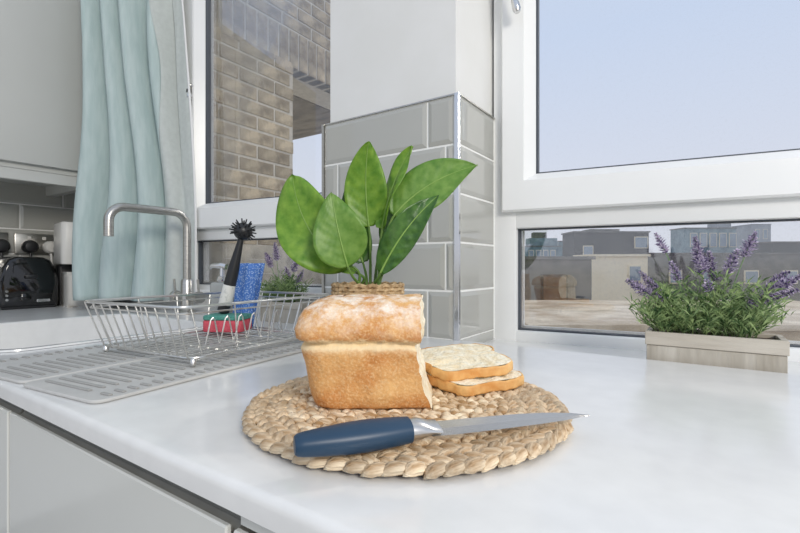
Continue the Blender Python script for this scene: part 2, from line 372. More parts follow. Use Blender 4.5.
# window wall (plain parts)
wb = wroot('wall_back', 'white plastered window wall behind the curtain and below the sink window', 'wall')
bm = bmesh.new()
box(bm, (-2.0, 0.10, -0.9), (-1.35, 0.17, 1.9)); box(bm, (-1.351, 0, -0.9), (-1.122, 0.07, 1.9)); box(bm, (-1.37, 0.0, -0.9), (-1.35, 0.17, 1.9)); box(bm, (-1.122, 0, -0.9), (-0.3, 0.07, 0.062)); box(bm, (-1.122, 0, 1.45), (1.9, 0.07, 1.9))
box(bm, (-0.3, 0.01, -0.9), (1.9, 0.07, SILL-0.03)); box(bm, (1.60, 0, -0.9), (1.9, 0.07, 1.9))
finish('plaster', bm, M['plaster'], wb)
finish('window_board', bx((-1.16, -0.03, 0.062), (-0.36, 0.02, 0.074), 0.003, 2), M['upvc'], wb)

# pillar between the windows
PX0, PX1, PY0, PY1 = -0.797, -0.419, 0.836, 1.06
TT = 0.512
wp = thing('wall_pillar', 'white corner pillar between the windows, lower half grey tiled', 'wall', (0, 0, 0), 0, kind='structure')
finish('plaster', bx((PX0+0.012, PY0+0.012, -0.1), (PX1-0.012, PY1+0.06, 1.9)), M['plaster'], wp)
finish('grout_bed', bx((PX0+0.002, PY0+0.0028, -0.03), (PX1-0.0028, PY1-0.02, TT-0.002)), M['grout'], wp)
joints = (PX0+0.306, PX0+0.048)
for row in range(5):
    z = 0.002+row*0.102
    xs = [PX0+0.004, joints[0] if row % 2 == 0 else joints[1]]
    if row % 2: xs.append(joints[1]+0.302)
    xs.append(PX1-0.008)
    for a, b_ in zip(xs, xs[1:]):
        link('tile', tile_mesh(b_-a-G, 0.102-G), wp, (a, PY0+0.005, z))
RW = 0.196
for row in range(-1, 5):
    z = 0.002+row*0.102; hh = 0.102-G
    if row == -1: z, hh = SILL+0.001, 0.022
    link('tile', tile_mesh(RW-0.010, hh), wp, (PX1-0.005, PY0+0.007, z), (0, 0, R(90)))
bm = bmesh.new()
prism(bm, [(PX1-0.008, PY0-0.002), (PX1+0.001, PY0-0.002), (PX1+0.002, PY0-0.001), (PX1+0.002, PY0+0.006), (PX1-0.003, PY0+0.006), (PX1-0.008, PY0+0.003)], 0.0, TT)
finish('corner_trim', bm, M['chrome'], wp)
bm = bmesh.new(); box(bm, (PX0-0.004, PY0-0.003, 0), (PX0+0.003, PY0+0.03, TT)); finish('edge_trim', bm, M['steel'], wp)
bm = bmesh.new(); box(bm, (PX0, PY0-0.001, TT-0.003), (PX1-0.006, PY0+0.012, TT)); box(bm, (PX1-0.008, PY0+0.006, TT-0.003), (PX1+0.001, PY0+RW, TT)); finish('top_trim', bm, M['steel'], wp)

# windows --------------------------------------------------------------
def frame_bar(bm, a, b, bev=0.004): box(bm, a, b, bev, 2)
def handle(parent, x, z, y, k=1.0):
    h = finish('window_handle', lathe(bmesh.new(), [(0.010, 0), (0.011, 0.002), (0.011, 0.010), (0.009, 0.012)], 16, Matrix.Translation((x, y, z)) @ Matrix.Rotation(R(90), 4, 'X')), M['steel'], parent, True)
    bm = bmesh.new()
    tube(bm, [(x, y-0.012*k, z), (x+0.002*k, y-0.032*k, z-0.004), (x+0.010*k, y-0.036*k, z-0.03*k), (x+0.020*k, y-0.034*k, z-0.07*k), (x+0.028*k, y-0.033*k, z-0.105*k), (x+0.030*k, y-0.033*k, z-0.113*k)], [0.006, 0.0065, 0.006, 0.0075, 0.0095, 0.006], 12)
    finish('lever', bm, M['chrome'], h, True)
    finish('grip_band', lathe(bmesh.new(), [(0.0085, 0), (0.0085, 0.012)], 12, Matrix.Translation((x+0.0165*k, y-0.0346*k, z-0.066*k)) @ Matrix.Rotation(R(12), 4, 'Y')), M['black_plastic'], h, True)
def window(name, label, u0, u1, zb, glz, handle_x):
    t = wroot(name, label, 'window')
    top = 1.45; fw = 0.055; g0 = 0.03
    # outer frame: stiles, sill rail, transom, head
    bm = bmesh.new()
    frame_bar(bm, (u0, 0, zb), (u0+fw, 0.07, top)); frame_bar(bm, (u1-fw, 0, zb), (u1, 0.07, top))
    finish('frame_stile', bm, M['upvc'], t, True)
    finish('frame_sill', bx((u0+fw-0.004, 0.001, zb), (u1-fw+0.004, 0.07, glz), 0.004, 2), M['upvc'], t, True)
    finish('transom', bx((u0+fw-0.004, 0.001, 0.2436), (u1-fw+0.004, 0.07, 0.34), 0.004, 2), M['upvc'], t, True)
    finish('head', bx((u0+fw-0.004, 0.001, top-0.06), (u1-fw+0.004, 0.07, top), 0.004, 2), M['upvc'], t, True)
    # opening sash: four mitred members with a bevelled bead round the glass
    s0, s1, zs, zt, sw, zg = u0+0.024, u1-0.024, 0.282, top-0.03, 0.074, 0.372
    s = thing('sash', None, None); s.parent = t; s.empty_display_size = 0.01
    O = [(s0, zs), (s1, zs), (s1, zt), (s0, zt)]
    I = [(s0+sw-0.022, zg-0.020), (s1-sw+0.022, zg-0.020), (s1-sw+0.022, zt-0.07), (s0+sw-0.022, zt-0.07)]
    J = [(s0+sw, zg), (s1-sw, zg), (s1-sw, zt-0.09), (s0+sw, zt-0.09)]
    for i in range(4):
        j = (i+1) % 4
        b2 = bmesh.new()
        secs = []
        for k in (i, j):
            o_, n_, q_ = O[k], I[k], J[k]
            secs.append([b2.verts.new(p) for p in ((o_[0], 0.0, o_[1]), (o_[0], -0.016, o_[1]), (o_[0]+(n_[0]-o_[0])*0.06, -0.020, o_[1]+(n_[1]-o_[1])*0.06),
                         (n_[0], -0.020, n_[1]), (n_[0], -0.014, n_[1]), (q_[0], 0.014, q_[1]), (q_[0], 0.05, q_[1]), (o_[0], 0.05, o_[1]))])
        A, B = secs
        for k in range(8): b2.faces.new((A[k], A[(k+1) % 8], B[(k+1) % 8], B[k]))
        b2.faces.new(A[::-1]); b2.faces.new(B)
        finish('sash_rail' if i % 2 == 0 else 'sash_stile', b2, M['upvc'], s)
    def gasket(x0, x1, za, zb_, par, y0):
        q = bmesh.new(); e = 0.0045
        box(q, (x0, y0, za), (x0+e, y0+0.02, zb_)); box(q, (x1-e, y0, za), (x1, y0+0.02, zb_)); box(q, (x0, y0, za), (x1, y0+0.02, za+e*0.7)); box(q, (x0, y0, zb_-e*0.7), (x1, y0+0.02, zb_))
        finish('gasket', q, M['gasket'], par)
    gasket(s0+sw, s1-sw, zg, zt-0.09, s, 0.016)
    finish('pane', bx((s0+sw, 0.024, zg), (s1-sw, 0.030, zt-0.09)), M['glass'], s)
    # fixed pane below
    gasket(u0+fw, u1-fw, glz, 0.2436, t, 0.02)
    finish('spacer_bar', (lambda q: (box(q, (u0+fw+0.006, 0.036, glz+0.004), (u1-fw-0.006, 0.044, glz+0.009)), box(q, (u0+fw+0.007, 0.036, glz+0.004), (u0+fw+0.011, 0.044, 0.240)))[0])(bmesh.new()), M['hem'], t)
    finish('pane', bx((u0+fw, 0.028, glz), (u1-fw, 0.034, 0.2436)), M['glass_low'], t)
    handle(t, handle_x, 0.84 if u0 >= 0 else 0.775, -0.020, 1.0 if u0 >= 0 else 0.42)
    return t
window('window_1', 'white framed sink window with upper sash and brick view', -1.125, -0.30, 0.06, 0.09, -1.058)
window('window_2', 'large white framed window with sky view above the lavender planter', 0.0, 1.6, SILL-0.03, 0.0, 0.040)
tag(finish('trim_1', bx((-0.42, 0.842, SILL-0.03), (1.6, 1.30, SILL)), M['quartz']), 'white window ledge below the large window, behind the worktop', 'ledge', kind='structure')

# ------------------------------------------------------------------ worktop, sink, cabinets
bm = bmesh.new()
SX0, SX1, SY0, SY1 = -1.53, -1.03, 0.262, 0.70
T = -0.021
def slab(poly): prism(bm, poly, T, 0.0)
slab([(XL, -0.7), (-1.60, -0.7), (-1.60, YF+0.02), (XL, YF+0.02)])
slab([(XL+0.001, YF+0.02), (SX0, YF+0.02), (SX0, 0.895), (-1.76, 0.868), (-1.76, 0.965), (XL+0.001, 0.895)])
slab([(SX0, YF+0.02), (SX1, YF+0.02), (SX1, SY0), (SX0, SY0)])
slab([(SX0, SY1), (SX1, SY1), (SX1, 0.955), (SX0, 0.895)])
slab([(SX1, YF+0.02), (PX1+0.002, YF+0.02), (PX1+0.002, 0.843), (PX0-0.01, 0.843), (PX0-0.01, 0.985), (SX1, 0.955)])
slab([(PX1+0.002, YF+0.02), (1.6, YF+0.02), (1.6, 0.843), (PX1+0.002, 0.843)])
prism(bm, [(YF+0.02, T), (YF+0.02, 0.0), (YF+0.007, 0.0), (YF+0.004, -0.0007), (YF+0.0018, -0.0022), (YF+0.0005, -0.0045), (YF, -0.0075), (YF, T+0.001), (YF+0.001, T)], -1.60, 1.6, Matrix(((0, 0, 1, 0), (1, 0, 0, 0), (0, 1, 0, 0), (0, 0, 0, 1))))
bmesh.ops.remove_doubles(bm, verts=bm.verts[:], dist=1e-5)
tag(finish('worktop', bm, M['quartz'], None, True), 'white quartz worktop running along the windows', 'worktop')
sk = thing('sink', 'white undermounted kitchen sink between toaster counter and draining mat', 'sink', ((SX0+SX1)/2, (SY0+SY1)/2, 0))
hx, hy = (SX1-SX0)/2, (SY1-SY0)/2
bm = bmesh.new(); loops = []
for (g, z, r_) in ((-0.014, 0.0006, 0.055), (-0.013, 0.004, 0.054), (-0.002, 0.0045, 0.046), (0.003, 0.002, 0.044), (0.004, -0.02, 0.044), (0.010, -0.13, 0.044), (0.024, -0.17, 0.04), (0.054, -0.18, 0.03)):
    loops.append([bm.verts.new((x, y, z)) for x, y in rrect(-hx+g, hx-g, -hy+g, hy-g, r_, 6)])
for A, B in zip(loops, loops[1:]):
    for k in range(len(A)): bm.faces.new((A[k], A[(k+1) % len(A)], B[(k+1) % len(A)], B[k]))
bm.faces.new(loops[-1])
finish('bowl', bm, M['quartz'], sk, True)
finish('drain', lathe(bmesh.new(), [(0.04, -0.1795), (0.042, -0.177), (0.03, -0.177), (0.025, -0.179)], 24), M['steel'], sk, True)

# base cabinets below
def base_unit(x0, x1, label, drop, kind):
    t = thing('base_cabinet', label, 'cabinet', ((x0+x1)/2, YF+0.02, -0.9), group='base cabinets under the worktop')
    hw = (x1-x0)/2
    finish('carcass', bx((-hw, 0.022, 0.10), (hw, 0.56, 0.68)), M['cabwall'], t)
    finish('front_panel', bx((-hw+0.002, -0.006, 0.12), (hw-0.002, 0.0, 0.9-drop), 0.0015, 1), M['cab'], t)
    if kind == 'rail':
        bm = bmesh.new(); prism(bm, [(0.010, 0.8785), (0.010, 0.85), (0.003, 0.845), (0.003, 0.81), (0.036, 0.81), (0.036, 0.8785)], -hw+0.002, hw-0.002, Matrix(((0, 0, 1, 0), (1, 0, 0, 0), (0, 1, 0, 0), (0, 0, 0, 1))))
        finish('handle_rail', bm, M['rail'], t)
    else:
        finish('top_rail', bx((-hw+0.004, 0.0, 0.902-drop), (hw-0.002, 0.03, 0.878)), M['cab'], t)
    finish('plinth', bx((-hw, 0.06, 0.0), (hw, 0.08, 0.10)), M['cabwall'], t)
base_unit(-1.58, -0.792, 'glossy grey sink cabinet front at the left frame edge', 0.0465, 'rail')
base_unit(-0.788, -0.301, 'glossy pale grey base cabinet with handle channel below the draining mat', 0.0465, 'rail')
base_unit(-0.297, 0.33, 'glossy grey base cabinet nearest the camera, below the placemat', 0.046, 'top')

# wall cabinet with door and pelmet
cz = 0.509
wc = thing('wall_cabinet', 'pale grey wall cupboard above the toaster', 'cupboard', (XL+0.001, 0.0, cz))
finish('carcass', bx((0, -0.65, -0.018), (0.375, 0.742, 0.9)), M['cabwall'], wc)
finish('door', bx((0.378, 0.23, 0.0), (0.398, 0.738, 0.9), 0.002, 2), M['cabwall'], wc, True)
finish('door', bx((0.378, -0.30, 0.0), (0.398, 0.226, 0.9), 0.002, 2), M['cabwall'], wc, True)
finish('pelmet', bx((0.355, -0.65, -0.058), (0.377, 0.742, -0.019), 0.002, 1), M['cabwall'], wc)
finish('side_panel', bx((0, 0.744, -0.058), (0.40, 0.775, 0.9)), M['cabwall'], wc)

# sockets and plugs on the splashback
def socket(y, label, plug_y, plug_col):
    t = thing('wall_socket', label, 'socket', (XL+0.013, y, 0.246), group='sockets on the splashback')
    finish('face_plate', bx((0, -0.073, -0.043), (0.008, 0.073, 0.043), 0.003, 2), M['steel'], t, True)
    for yy in (-0.025, 0.025): finish('switch', bx((0.008, yy-0.007, 0.018), (0.012, yy+0.007, 0.032), 0.002, 1), M['white_plastic'], t)
    return t
def plug(y, label, m):
    t = thing('power_plug', label, 'plug', (XL+0.0225, y, 0.234), group='plugs in the sockets')
    finish('plug_body', lathe(bmesh.new(), [(0.024, 0), (0.027, 0.006), (0.027, 0.026), (0.020, 0.036), (0.012, 0.038)], 20, Matrix.Rotation(R(90), 4, 'Y')), m, t, True)
    bm = bmesh.new(); tube(bm, bez([(0.02, 0, -0.02), (0.025, 0, -0.05), (0.02, 0.01, -0.09), (0.008, 0.0, -0.19), (0.004, 0.02, -0.229)], 12), 0.0045, 8); finish('cord', bm, m, t, True)
socket(0.71, 'brushed steel double socket above the toaster', 0, 0); socket(0.545, 'brushed steel double socket cut by the left picture edge', 0, 0)
plug(0.682, 'black plug in the socket above the toaster', M['black_plastic']); plug(0.752, 'white plug beside the off-white appliance', M['white_plastic']); plug(0.590, 'black plug at the left picture edge', M['black_plastic'])

# ------------------------------------------------------------------ things on the left counter
tt = thing('toaster', 'glossy black toaster on the left counter', 'toaster', (-2.145, 0.605, 0))
prof = [(-0.085, 0.008), (0.085, 0.008), (0.088, 0.03), (0.085, 0.10), (0.078, 0.15), (0.062, 0.178), (0.04, 0.188), (-0.04, 0.188), (-0.062, 0.178), (-0.078, 0.15), (-0.085, 0.10), (-0.088, 0.03)]
bm = bmesh.new(); Mx = Matrix(((0, 0, 1, 0), (1, 0, 0, 0), (0, 1, 0, 0), (0, 0, 0, 1)))
prism(bm, prof, -0.13, 0.118, Mx, 0.012, 3); finish('body', bm, M['black_gloss'], tt, True)
finish('base', bx((-0.125, -0.08, 0.0), (0.112, 0.08, 0.012), 0.003, 1), M['black_plastic'], tt)
bm = bmesh.new(); box(bm, (-0.09, -0.035, 0.186), (0.07, -0.012, 0.1895)); finish('slot', bm, M['darkgap'], tt)
bm = bmesh.new(); box(bm, (-0.09, 0.012, 0.186), (0.07, 0.035, 0.1895)); finish('slot', bm, M['darkgap'], tt)
finish('lever', bx((0.118, -0.018, 0.11), (0.135, 0.018, 0.124), 0.004, 2), M['black_plastic'], tt, True)
for zz in (0.035, 0.05, 0.065): finish('button', lathe(bmesh.new(), [(0.0045, 0), (0.0045, 0.003)], 12, Matrix.Translation((0.118, -0.068, zz)) @ Matrix.Rotation(R(90), 4, 'Y')), M['chrome'], tt, True)
finish('badge', bx((0.117, 0.018, 0.022), (0.1195, 0.058, 0.034), 0.002, 1), M['chrome'], tt)
finish('dial', lathe(bmesh.new(), [(0.016, 0), (0.016, 0.008), (0.013, 0.010)], 20, Matrix.Translation((0.117, -0.015, 0.04)) @ Matrix.Rotation(R(90), 4, 'Y')), M['black_gloss'], tt, True)

cm = thing('coffee_machine', 'off-white appliance with black core between the toaster and curtain', 'appliance', (-2.06, 0.79, 0), R(-10))
bm = bmesh.new(); prism(bm, rrect(-0.03, 0.13, -0.075, 0.075, 0.03, 5), 0.0, 0.132, None, 0.022, 4); finish('water_base', bm, M['cream_plastic'], cm, True)
bm = bmesh.new(); prism(bm, rrect(-0.12, -0.031, -0.085, 0.075, 0.015, 4), 0.0, 0.16); finish('core', bm, M['black_plastic'], cm, True)
bm = bmesh.new(); prism(bm, rrect(-0.12, 0.06, -0.085, 0.08, 0.02, 4), 0.161, 0.325, None, 0.006, 2); finish('head', bm, M['white_plastic'], cm, True)

# ------------------------------------------------------------------ curtain
cu = thing('curtain', 'pale teal linen curtain hanging beside the sink window', 'curtain', (0, 0, 0.035))
def curtain_sheet(s0, s1, ns, mat, name):
    bm = bmesh.new(); nz = 60; rows = []
    for iz in range(nz+1):
        tz = iz/nz; z = tz*1.35
        fl = min(1, z/0.9)
        L0 = -1.190+0.062*fl; L1 = -0.690-0.070*max(0, (z-0.25))**1.5
        row = []
        for i in range(ns+1):
            s = s0+(s1-s0)*i/ns
            f = s+0.030*math.sin(3.4*z+7*s)+0.02*math.sin(7.1*z+3*s)
            env = 1.0 if s < 0.55 else max(0.06, 1-(s-0.55)*2.6*(0.55+0.6*(1-fl)))
            if s > 0.86: env = min(env, max(0.04, (1-s)*1.5))
            fine_ = 0.35+0.65*fl
            dep = 0.056*env*(math.sin(2*math.pi*4.6*f+0.5*z)+0.45*fine_*math.sin(2*math.pi*9.1*f+1.3+2.4*z))
            lat = 0.030*env*math.sin(2*math.pi*4.6*f+1.7)
            row.append(bm.verts.new(at(L0+(L1-L0)*s+lat, 1.635-0.102*s+dep, z)))
        rows.append(row)
    for A, B in zip(rows, rows[1:]):
        for i in range(ns): bm.faces.new((A[i], A[i+1], B[i+1], B[i]))
    o = finish(name, bm, mat, cu, 'all'); md = o.modifiers.new('s', 'SOLIDIFY'); md.thickness = 0.003; return o
curtain_sheet(0.0, 0.77, 140, M['curtain'], 'panel'); curtain_sheet(0.77, 0.985, 34, M['lining'], 'lining'); curtain_sheet(0.985, 1.0, 3, M['hem'], 'hem')

# ------------------------------------------------------------------ tap
tp = thing('kitchen_tap', 'brushed steel square-necked tap behind the sink', 'tap', (-1.389, 0.824, 0))
finish('body', lathe(bmesh.new(), [(0.026, 0.0), (0.026, 0.008), (0.019, 0.012), (0.019, 0.105), (0.016, 0.112)], 24), M['steel'], tp, True)
def arc(c, a0, a1, r, n=8):
    return [(0, c[0]+r*math.cos(R(a0+(a1-a0)*k/n)), c[1]+r*math.sin(R(a0+(a1-a0)*k/n))) for k in range(n+1)]
pts = [(0, 0, 0.10), (0, 0, 0.2)]+arc((-0.045, 0.28), 0, 90, 0.045)+[(0, -0.12, 0.325)]+arc((-0.19, 0.283), 90, 180, 0.042)+[(0, -0.232, 0.238)]
bm = bmesh.new(); tube(bm, pts, 0.0125, 16); finish('spout', bm, M['steel'], tp, True)
bm = bmesh.new(); tube(bm, [(-0.058, 0, 0.055), (0.058, 0, 0.055)], 0.0135, 16); finish('valve_bar', bm, M['steel'], tp, True)
for s in (-1, 1):
    bm = bmesh.new(); tube(bm, [(s*0.058, 0, 0.055), (s*0.062, 0, 0.055), (s*0.075, 0, 0.055)], [0.016, 0.019, 0.018], 16); kn = finish('valve_knob', bm, M['steel'], tp, True)
    bm = bmesh.new(); tube(bm, [(s*0.068, 0, 0.06), (s*0.068, -0.005, 0.112)], 0.004, 10); finish('valve_lever', bm, M['steel'], kn, True)

# ------------------------------------------------------------------ draining mat and rack
MR = R(6.5)
dm = thing('draining_mat', 'grey silicone draining mat with raised ribs under the dish rack', 'mat', (-0.553, 0.222, 0.0), MR)
LY = 0.455
panels = ((-0.168, 0.0), (-0.372, -0.174))
for (a, b_) in panels:
    bm = bmesh.new(); prism(bm, rrect(a, b_, 0.0 if b_ == 0.0 else 0.006, LY, 0.014, 4), 0.0004, 0.0046, None, 0.0012, 1); finish('panel', bm, M['mat_rubber'], dm, True)
bm = bmesh.new(); box(bm, (-0.18, 0.02, 0.0004), (-0.16, LY-0.01, 0.0030)); finish('hinge_strip', bm, M['mat_rubber'], dm)
def ridge_mesh(l):
    t = bmesh.new(); prism(t, rrect(-l/2, l/2, -0.0025, 0.0025, 0.001, 2), 0, 0.0022, None, 0.0008, 1)
    bmesh.ops.recalc_face_normals(t, faces=t.faces[:]); me = bpy.data.meshes.new('rib'); t.to_mesh(me); t.free(); me.materials.append(M['mat_ridge']); return me
rl, rs = ridge_mesh(0.100), ridge_mesh(0.018)
for (a, b_) in panels:
    k = 0; y = 0.022
    while y < LY-0.015:
        outer = b_ == 0.0
        c = a+0.068 if outer else b_-0.068
        sc_ = b_-0.022 if outer else a+0.030
        link('rib', rl, dm, (c, y, 0.0044)); link('rib', rs, dm, (sc_-(0.012 if not outer else -0.004), y, 0.0044))
        y += 0.0158

RKX, RKY, RKR = -0.749, 0.510, R(5)
dr = thing('dish_rack', 'chrome wire dish rack on the grey draining mat', 'rack', (RKX, RKY, 0.0080), RKR)
bw, bd, tw, td, rh = 0.119, 0.146, 0.129, 0.174, 0.087
wr = 0.0012
def rloop(hx, hy, z, r=0.02): return [(x, y, z) for x, y in rrect(-hx, hx, -hy, hy, r, 5)]
bm = bmesh.new(); tube(bm, rloop(tw, td, rh), 0.0024, 8, True); finish('rim', bm, M['wire'], dr, True)
bm = bmesh.new(); tube(bm, rloop(tw-0.004, td-0.004, rh-0.010), 0.0013, 6, True); finish('rim_wire', bm, M['wire'], dr, True)
bm = bmesh.new(); tube(bm, rloop(bw, bd, 0.010), 0.0017, 8, True); finish('base_frame', bm, M['wire'], dr, True)
def wire_obj(name, pts, r=wr):
    bm = bmesh.new(); tube(bm, pts, r, 6); return finish(name, bm, M['wire'], dr, True)
N = 5
for i in range(N):                                           # long wires run down one side, across the base and up the other
    f = -0.9+1.8*i/(N-1)
    wire_obj('side_wire', [(-tw, f*td, rh), (-bw-0.002, f*bd, 0.014), (-bw+0.01, f*bd, 0.008), (bw-0.01, f*bd, 0.008), (bw+0.002, f*bd, 0.014), (tw, f*td, rh)])
N2 = 11
for i in range(N2):
    f = -0.92+1.84*i/(N2-1)
    wire_obj('cross_wire', [(f*tw, -td, rh), (f*bw, -bd-0.002, 0.012), (f*bw, -bd+0.01, 0.005), (f*bw, bd-0.01, 0.005), (f*bw, bd+0.002, 0.012), (f*tw, td, rh)])
for row in (0.035,):                                   # plate holders: zigzag humps
    for i in range(6):
        y = -0.045+0.031*i
        wire_obj('plate_holder', [(row-0.004, y-0.011, 0.010), (row, y-0.004, 0.052), (row+0.001, y, 0.056), (row, y+0.004, 0.052), (row+0.004, y+0.011, 0.010)], 0.0013)
for sx_ in (-1, 1):
    for sy_ in (-1, 1):
        finish('foot', lathe(bmesh.new(), [(0.003, 0.0), (0.005, 0.002), (0.005, 0.008), (0.003, 0.011)], 10, Matrix.Translation((sx_*(bw-0.004), sy_*(bd-0.004), -0.0012))), M['wire'], dr, True)

# sponge, cloth, brush, soap bottle
SPC = at(-0.363, 0.95, 0.0)
sp = thing('sponge', 'red washing-up sponge with teal scourer top in the dish rack', 'sponge', (SPC.x, SPC.y, 0.0180), R(30))
bm = bmesh.new(); prism(bm, rrect(-0.042, 0.042, -0.03, 0.03, 0.008, 3), 0.0, 0.024, None, 0.003, 2); finish('foam', bm, M['sponge_red'], sp, True)
bm = bmesh.new(); prism(bm, rrect(-0.042, 0.042, -0.03, 0.03, 0.008, 3), 0.0242, 0.034, None, 0.002, 1); finish('scourer', bm, M['sponge_teal'], sp, True)
b0 = at(-0.379, 0.962, 0.0525); b1 = at(-0.336, 0.962, 0.228)
db = thing('dish_brush', 'black dish brush leaning upright with bristly round head', 'brush', b0)
ax = (b1-b0); Lb = ax.length; q = ax.to_track_quat('Z', 'Y'); db.rotation_euler = q.to_euler()
finish('handle', lathe(bmesh.new(), [(0.006, 0), (0.0125, 0.004), (0.013, 0.05), (0.0115, 0.10), (0.0065, Lb*0.86), (0.006, Lb*0.93)], 16), M['black_plastic'], db, True)
finish('label_sleeve', lathe(bmesh.new(), [(0.0136, 0.02), (0.0138, 0.03), (0.0128, 0.062), (0.0122, 0.064)], 16), M['label_white'], db, True)
hd = finish('head', (lambda t: (bmesh.ops.create_uvsphere(t, u_segments=16, v_segments=10, radius=0.019, matrix=Matrix.Translation((0, 0, Lb))), t)[1])(bmesh.new()), M['black_plastic'], db, True)
bm = bmesh.new()
for i in range(40):
    ph = i*2.39996; cz_ = 1-1.55*(i+0.5)/40; rr_ = math.sqrt(max(0, 1-cz_*cz_)); v = Vector((rr_*math.cos(ph), rr_*math.sin(ph), cz_))
    # bristles point up and to the sides of the head
    tube(bm, [Vector((0, 0, Lb))+v*0.017, Vector((0, 0, Lb))+v*0.028], [0.0019, 0.0014], 5)
finish('bristles', bm, M['black_plastic'], hd, True)
dc = thing('dish_cloth', 'folded blue patterned dish cloth standing behind the sponge', 'cloth', at(-0.347, 0.998, 0.0180), R(34))
bm = bmesh.new(); pts_ = []
nz_, nx_ = 12, 8
for layer in range(3):
    rows = []
    for iz in range(nz_+1):
        z = 0.142*iz/nz_; row = []
        for ix in range(nx_+1):
            x = -0.022+0.040*ix/nx_
            row.append(bm.verts.new((x+0.11*z+0.006*layer*(iz/nz_), -0.012+0.012*layer+0.004*math.sin(ix*1.1+layer), z)))
        rows.append(row)
    for A, B in zip(rows, rows[1:]):
        for i in range(nx_): bm.faces.new((A[i], A[i+1], B[i+1], B[i]))
o = finish('cloth', bm, M['cloth'], dc, 'all'); md = o.modifiers.new('s', 'SOLIDIFY'); md.thickness = 0.006
SP2 = at(-0.462, 1.17, 0)
sd = thing('soap_dispenser', 'grey soap bottle with chrome pump behind the dish brush', 'bottle', (SP2.x, SP2.y, 0.0), R(20))
bm = bmesh.new(); prism(bm, rrect(-0.028, 0.028, -0.02, 0.02, 0.012, 4), 0.0, 0.112, None, 0.008, 3); finish('bottle_body', bm, M['soap'], sd, True)
finish('pump_collar', lathe(bmesh.new(), [(0.012, 0.112), (0.013, 0.114), (0.013, 0.126), (0.007, 0.129), (0.006, 0.15)], 16), M['chrome'], sd, True)
bm = bmesh.new(); tube(bm, [(0.012, 0, 0.152), (-0.002, 0, 0.155), (-0.03, 0, 0.155), (-0.038, 0, 0.148)], [0.008, 0.008, 0.0055, 0.004], 10); finish('pump_nozzle', bm, M['chrome'], sd, True)

# ------------------------------------------------------------------ placemat
PC = at(0.0066, 0.482)
pm = thing('placemat', 'round braided water hyacinth placemat on the white worktop', 'placemat', (PC.x, PC.y, 0), R(10))
finish('core', lathe(bmesh.new(), [(0.05, 0.0005), (0.155, 0.0005), (0.159, 0.003), (0.155, 0.006), (0.0, 0.006)], 64), M['gap_shade'], pm, True)  # disc added below the strands, dark so the gaps look shaded
def knot_mesh(seed):
    rnd = random.Random(seed); t = bmesh.new(); nr, ns = 6, 8; L, W_, H = 0.0116, 0.0052, 0.0050
    rings = []
    for i in range(1, nr):
        u = -1+2*i/nr; prof = (1-abs(u)**2.6)**0.62
        ring = []
        for k in range(ns):
            a = 2*math.pi*k/ns; wob = 1+rnd.uniform(-0.12, 0.12)
            ring.append(t.verts.new((L*u, W_*prof*math.cos(a)*wob+0.0022*(1-u*u)*(-1 if seed % 2 else 1)*0.4, H*prof*math.sin(a)*wob+0.0012*(1-u*u))))
        rings.append(ring)
    e0, e1 = t.verts.new((-L, 0, -0.002)), t.verts.new((L, 0, -0.002))
    for A, B in zip(rings, rings[1:]):
        for k in range(ns): t.faces.new((A[k], A[(k+1) % ns], B[(k+1) % ns], B[k]))
    for k in range(ns):
        t.faces.new((e0, rings[0][(k+1) % ns], rings[0][k])); t.faces.new((e1, rings[-1][k], rings[-1][(k+1) % ns]))
    bmesh.ops.recalc_face_normals(t, faces=t.faces[:])
    me = bpy.data.meshes.new('strand'); t.to_mesh(me); t.free(); me.materials.append(M['straw'])
    me.polygons.foreach_set('use_smooth', [True]*len(me.polygons)); return me
knots = [knot_mesh(s) for s in range(5)]
RW_ = 0.0198
place = []
for ring in range(8):
    rr_ = 0.165-RW_*(ring+0.5); n = max(4, round(2*math.pi*rr_/0.0140))
    for k in range(n):
        for side in (-1, 1):
            a = 2*math.pi*(k+0.5*(side > 0)+0.3*ring)/n
            place.append((rr_+side*0.0050, a, side))
stuffbm = bmesh.new()
for i, (rr_, a, side) in enumerate(place):
    me = random.choice(knots); p = Vector((rr_*math.cos(a), rr_*math.sin(a), 0.0066+random.uniform(-0.0006, 0.0008)))
    e = Euler((random.uniform(-.15, .15), random.uniform(-0.12, 0.02), a+math.pi/2+side*R(20 if (side > 0 and rr_ > 0.155) else 31)+random.uniform(-.12, .12)))
    sc3 = random.uniform(0.92, 1.12)
    if i < 300: link('strand', me, pm, p, e, (sc3, sc3*random.uniform(0.95, 1.15), 1.0))
    else:
        t = bmesh.new(); t.from_mesh(me); merge(stuffbm, t, Matrix.Translation(p) @ e.to_matrix().to_4x4())
o = finish('inner_strands', stuffbm, M['straw'], pm, 'all'); o['kind'] = 'stuff'
ZM = 0.0125      # top of the mat

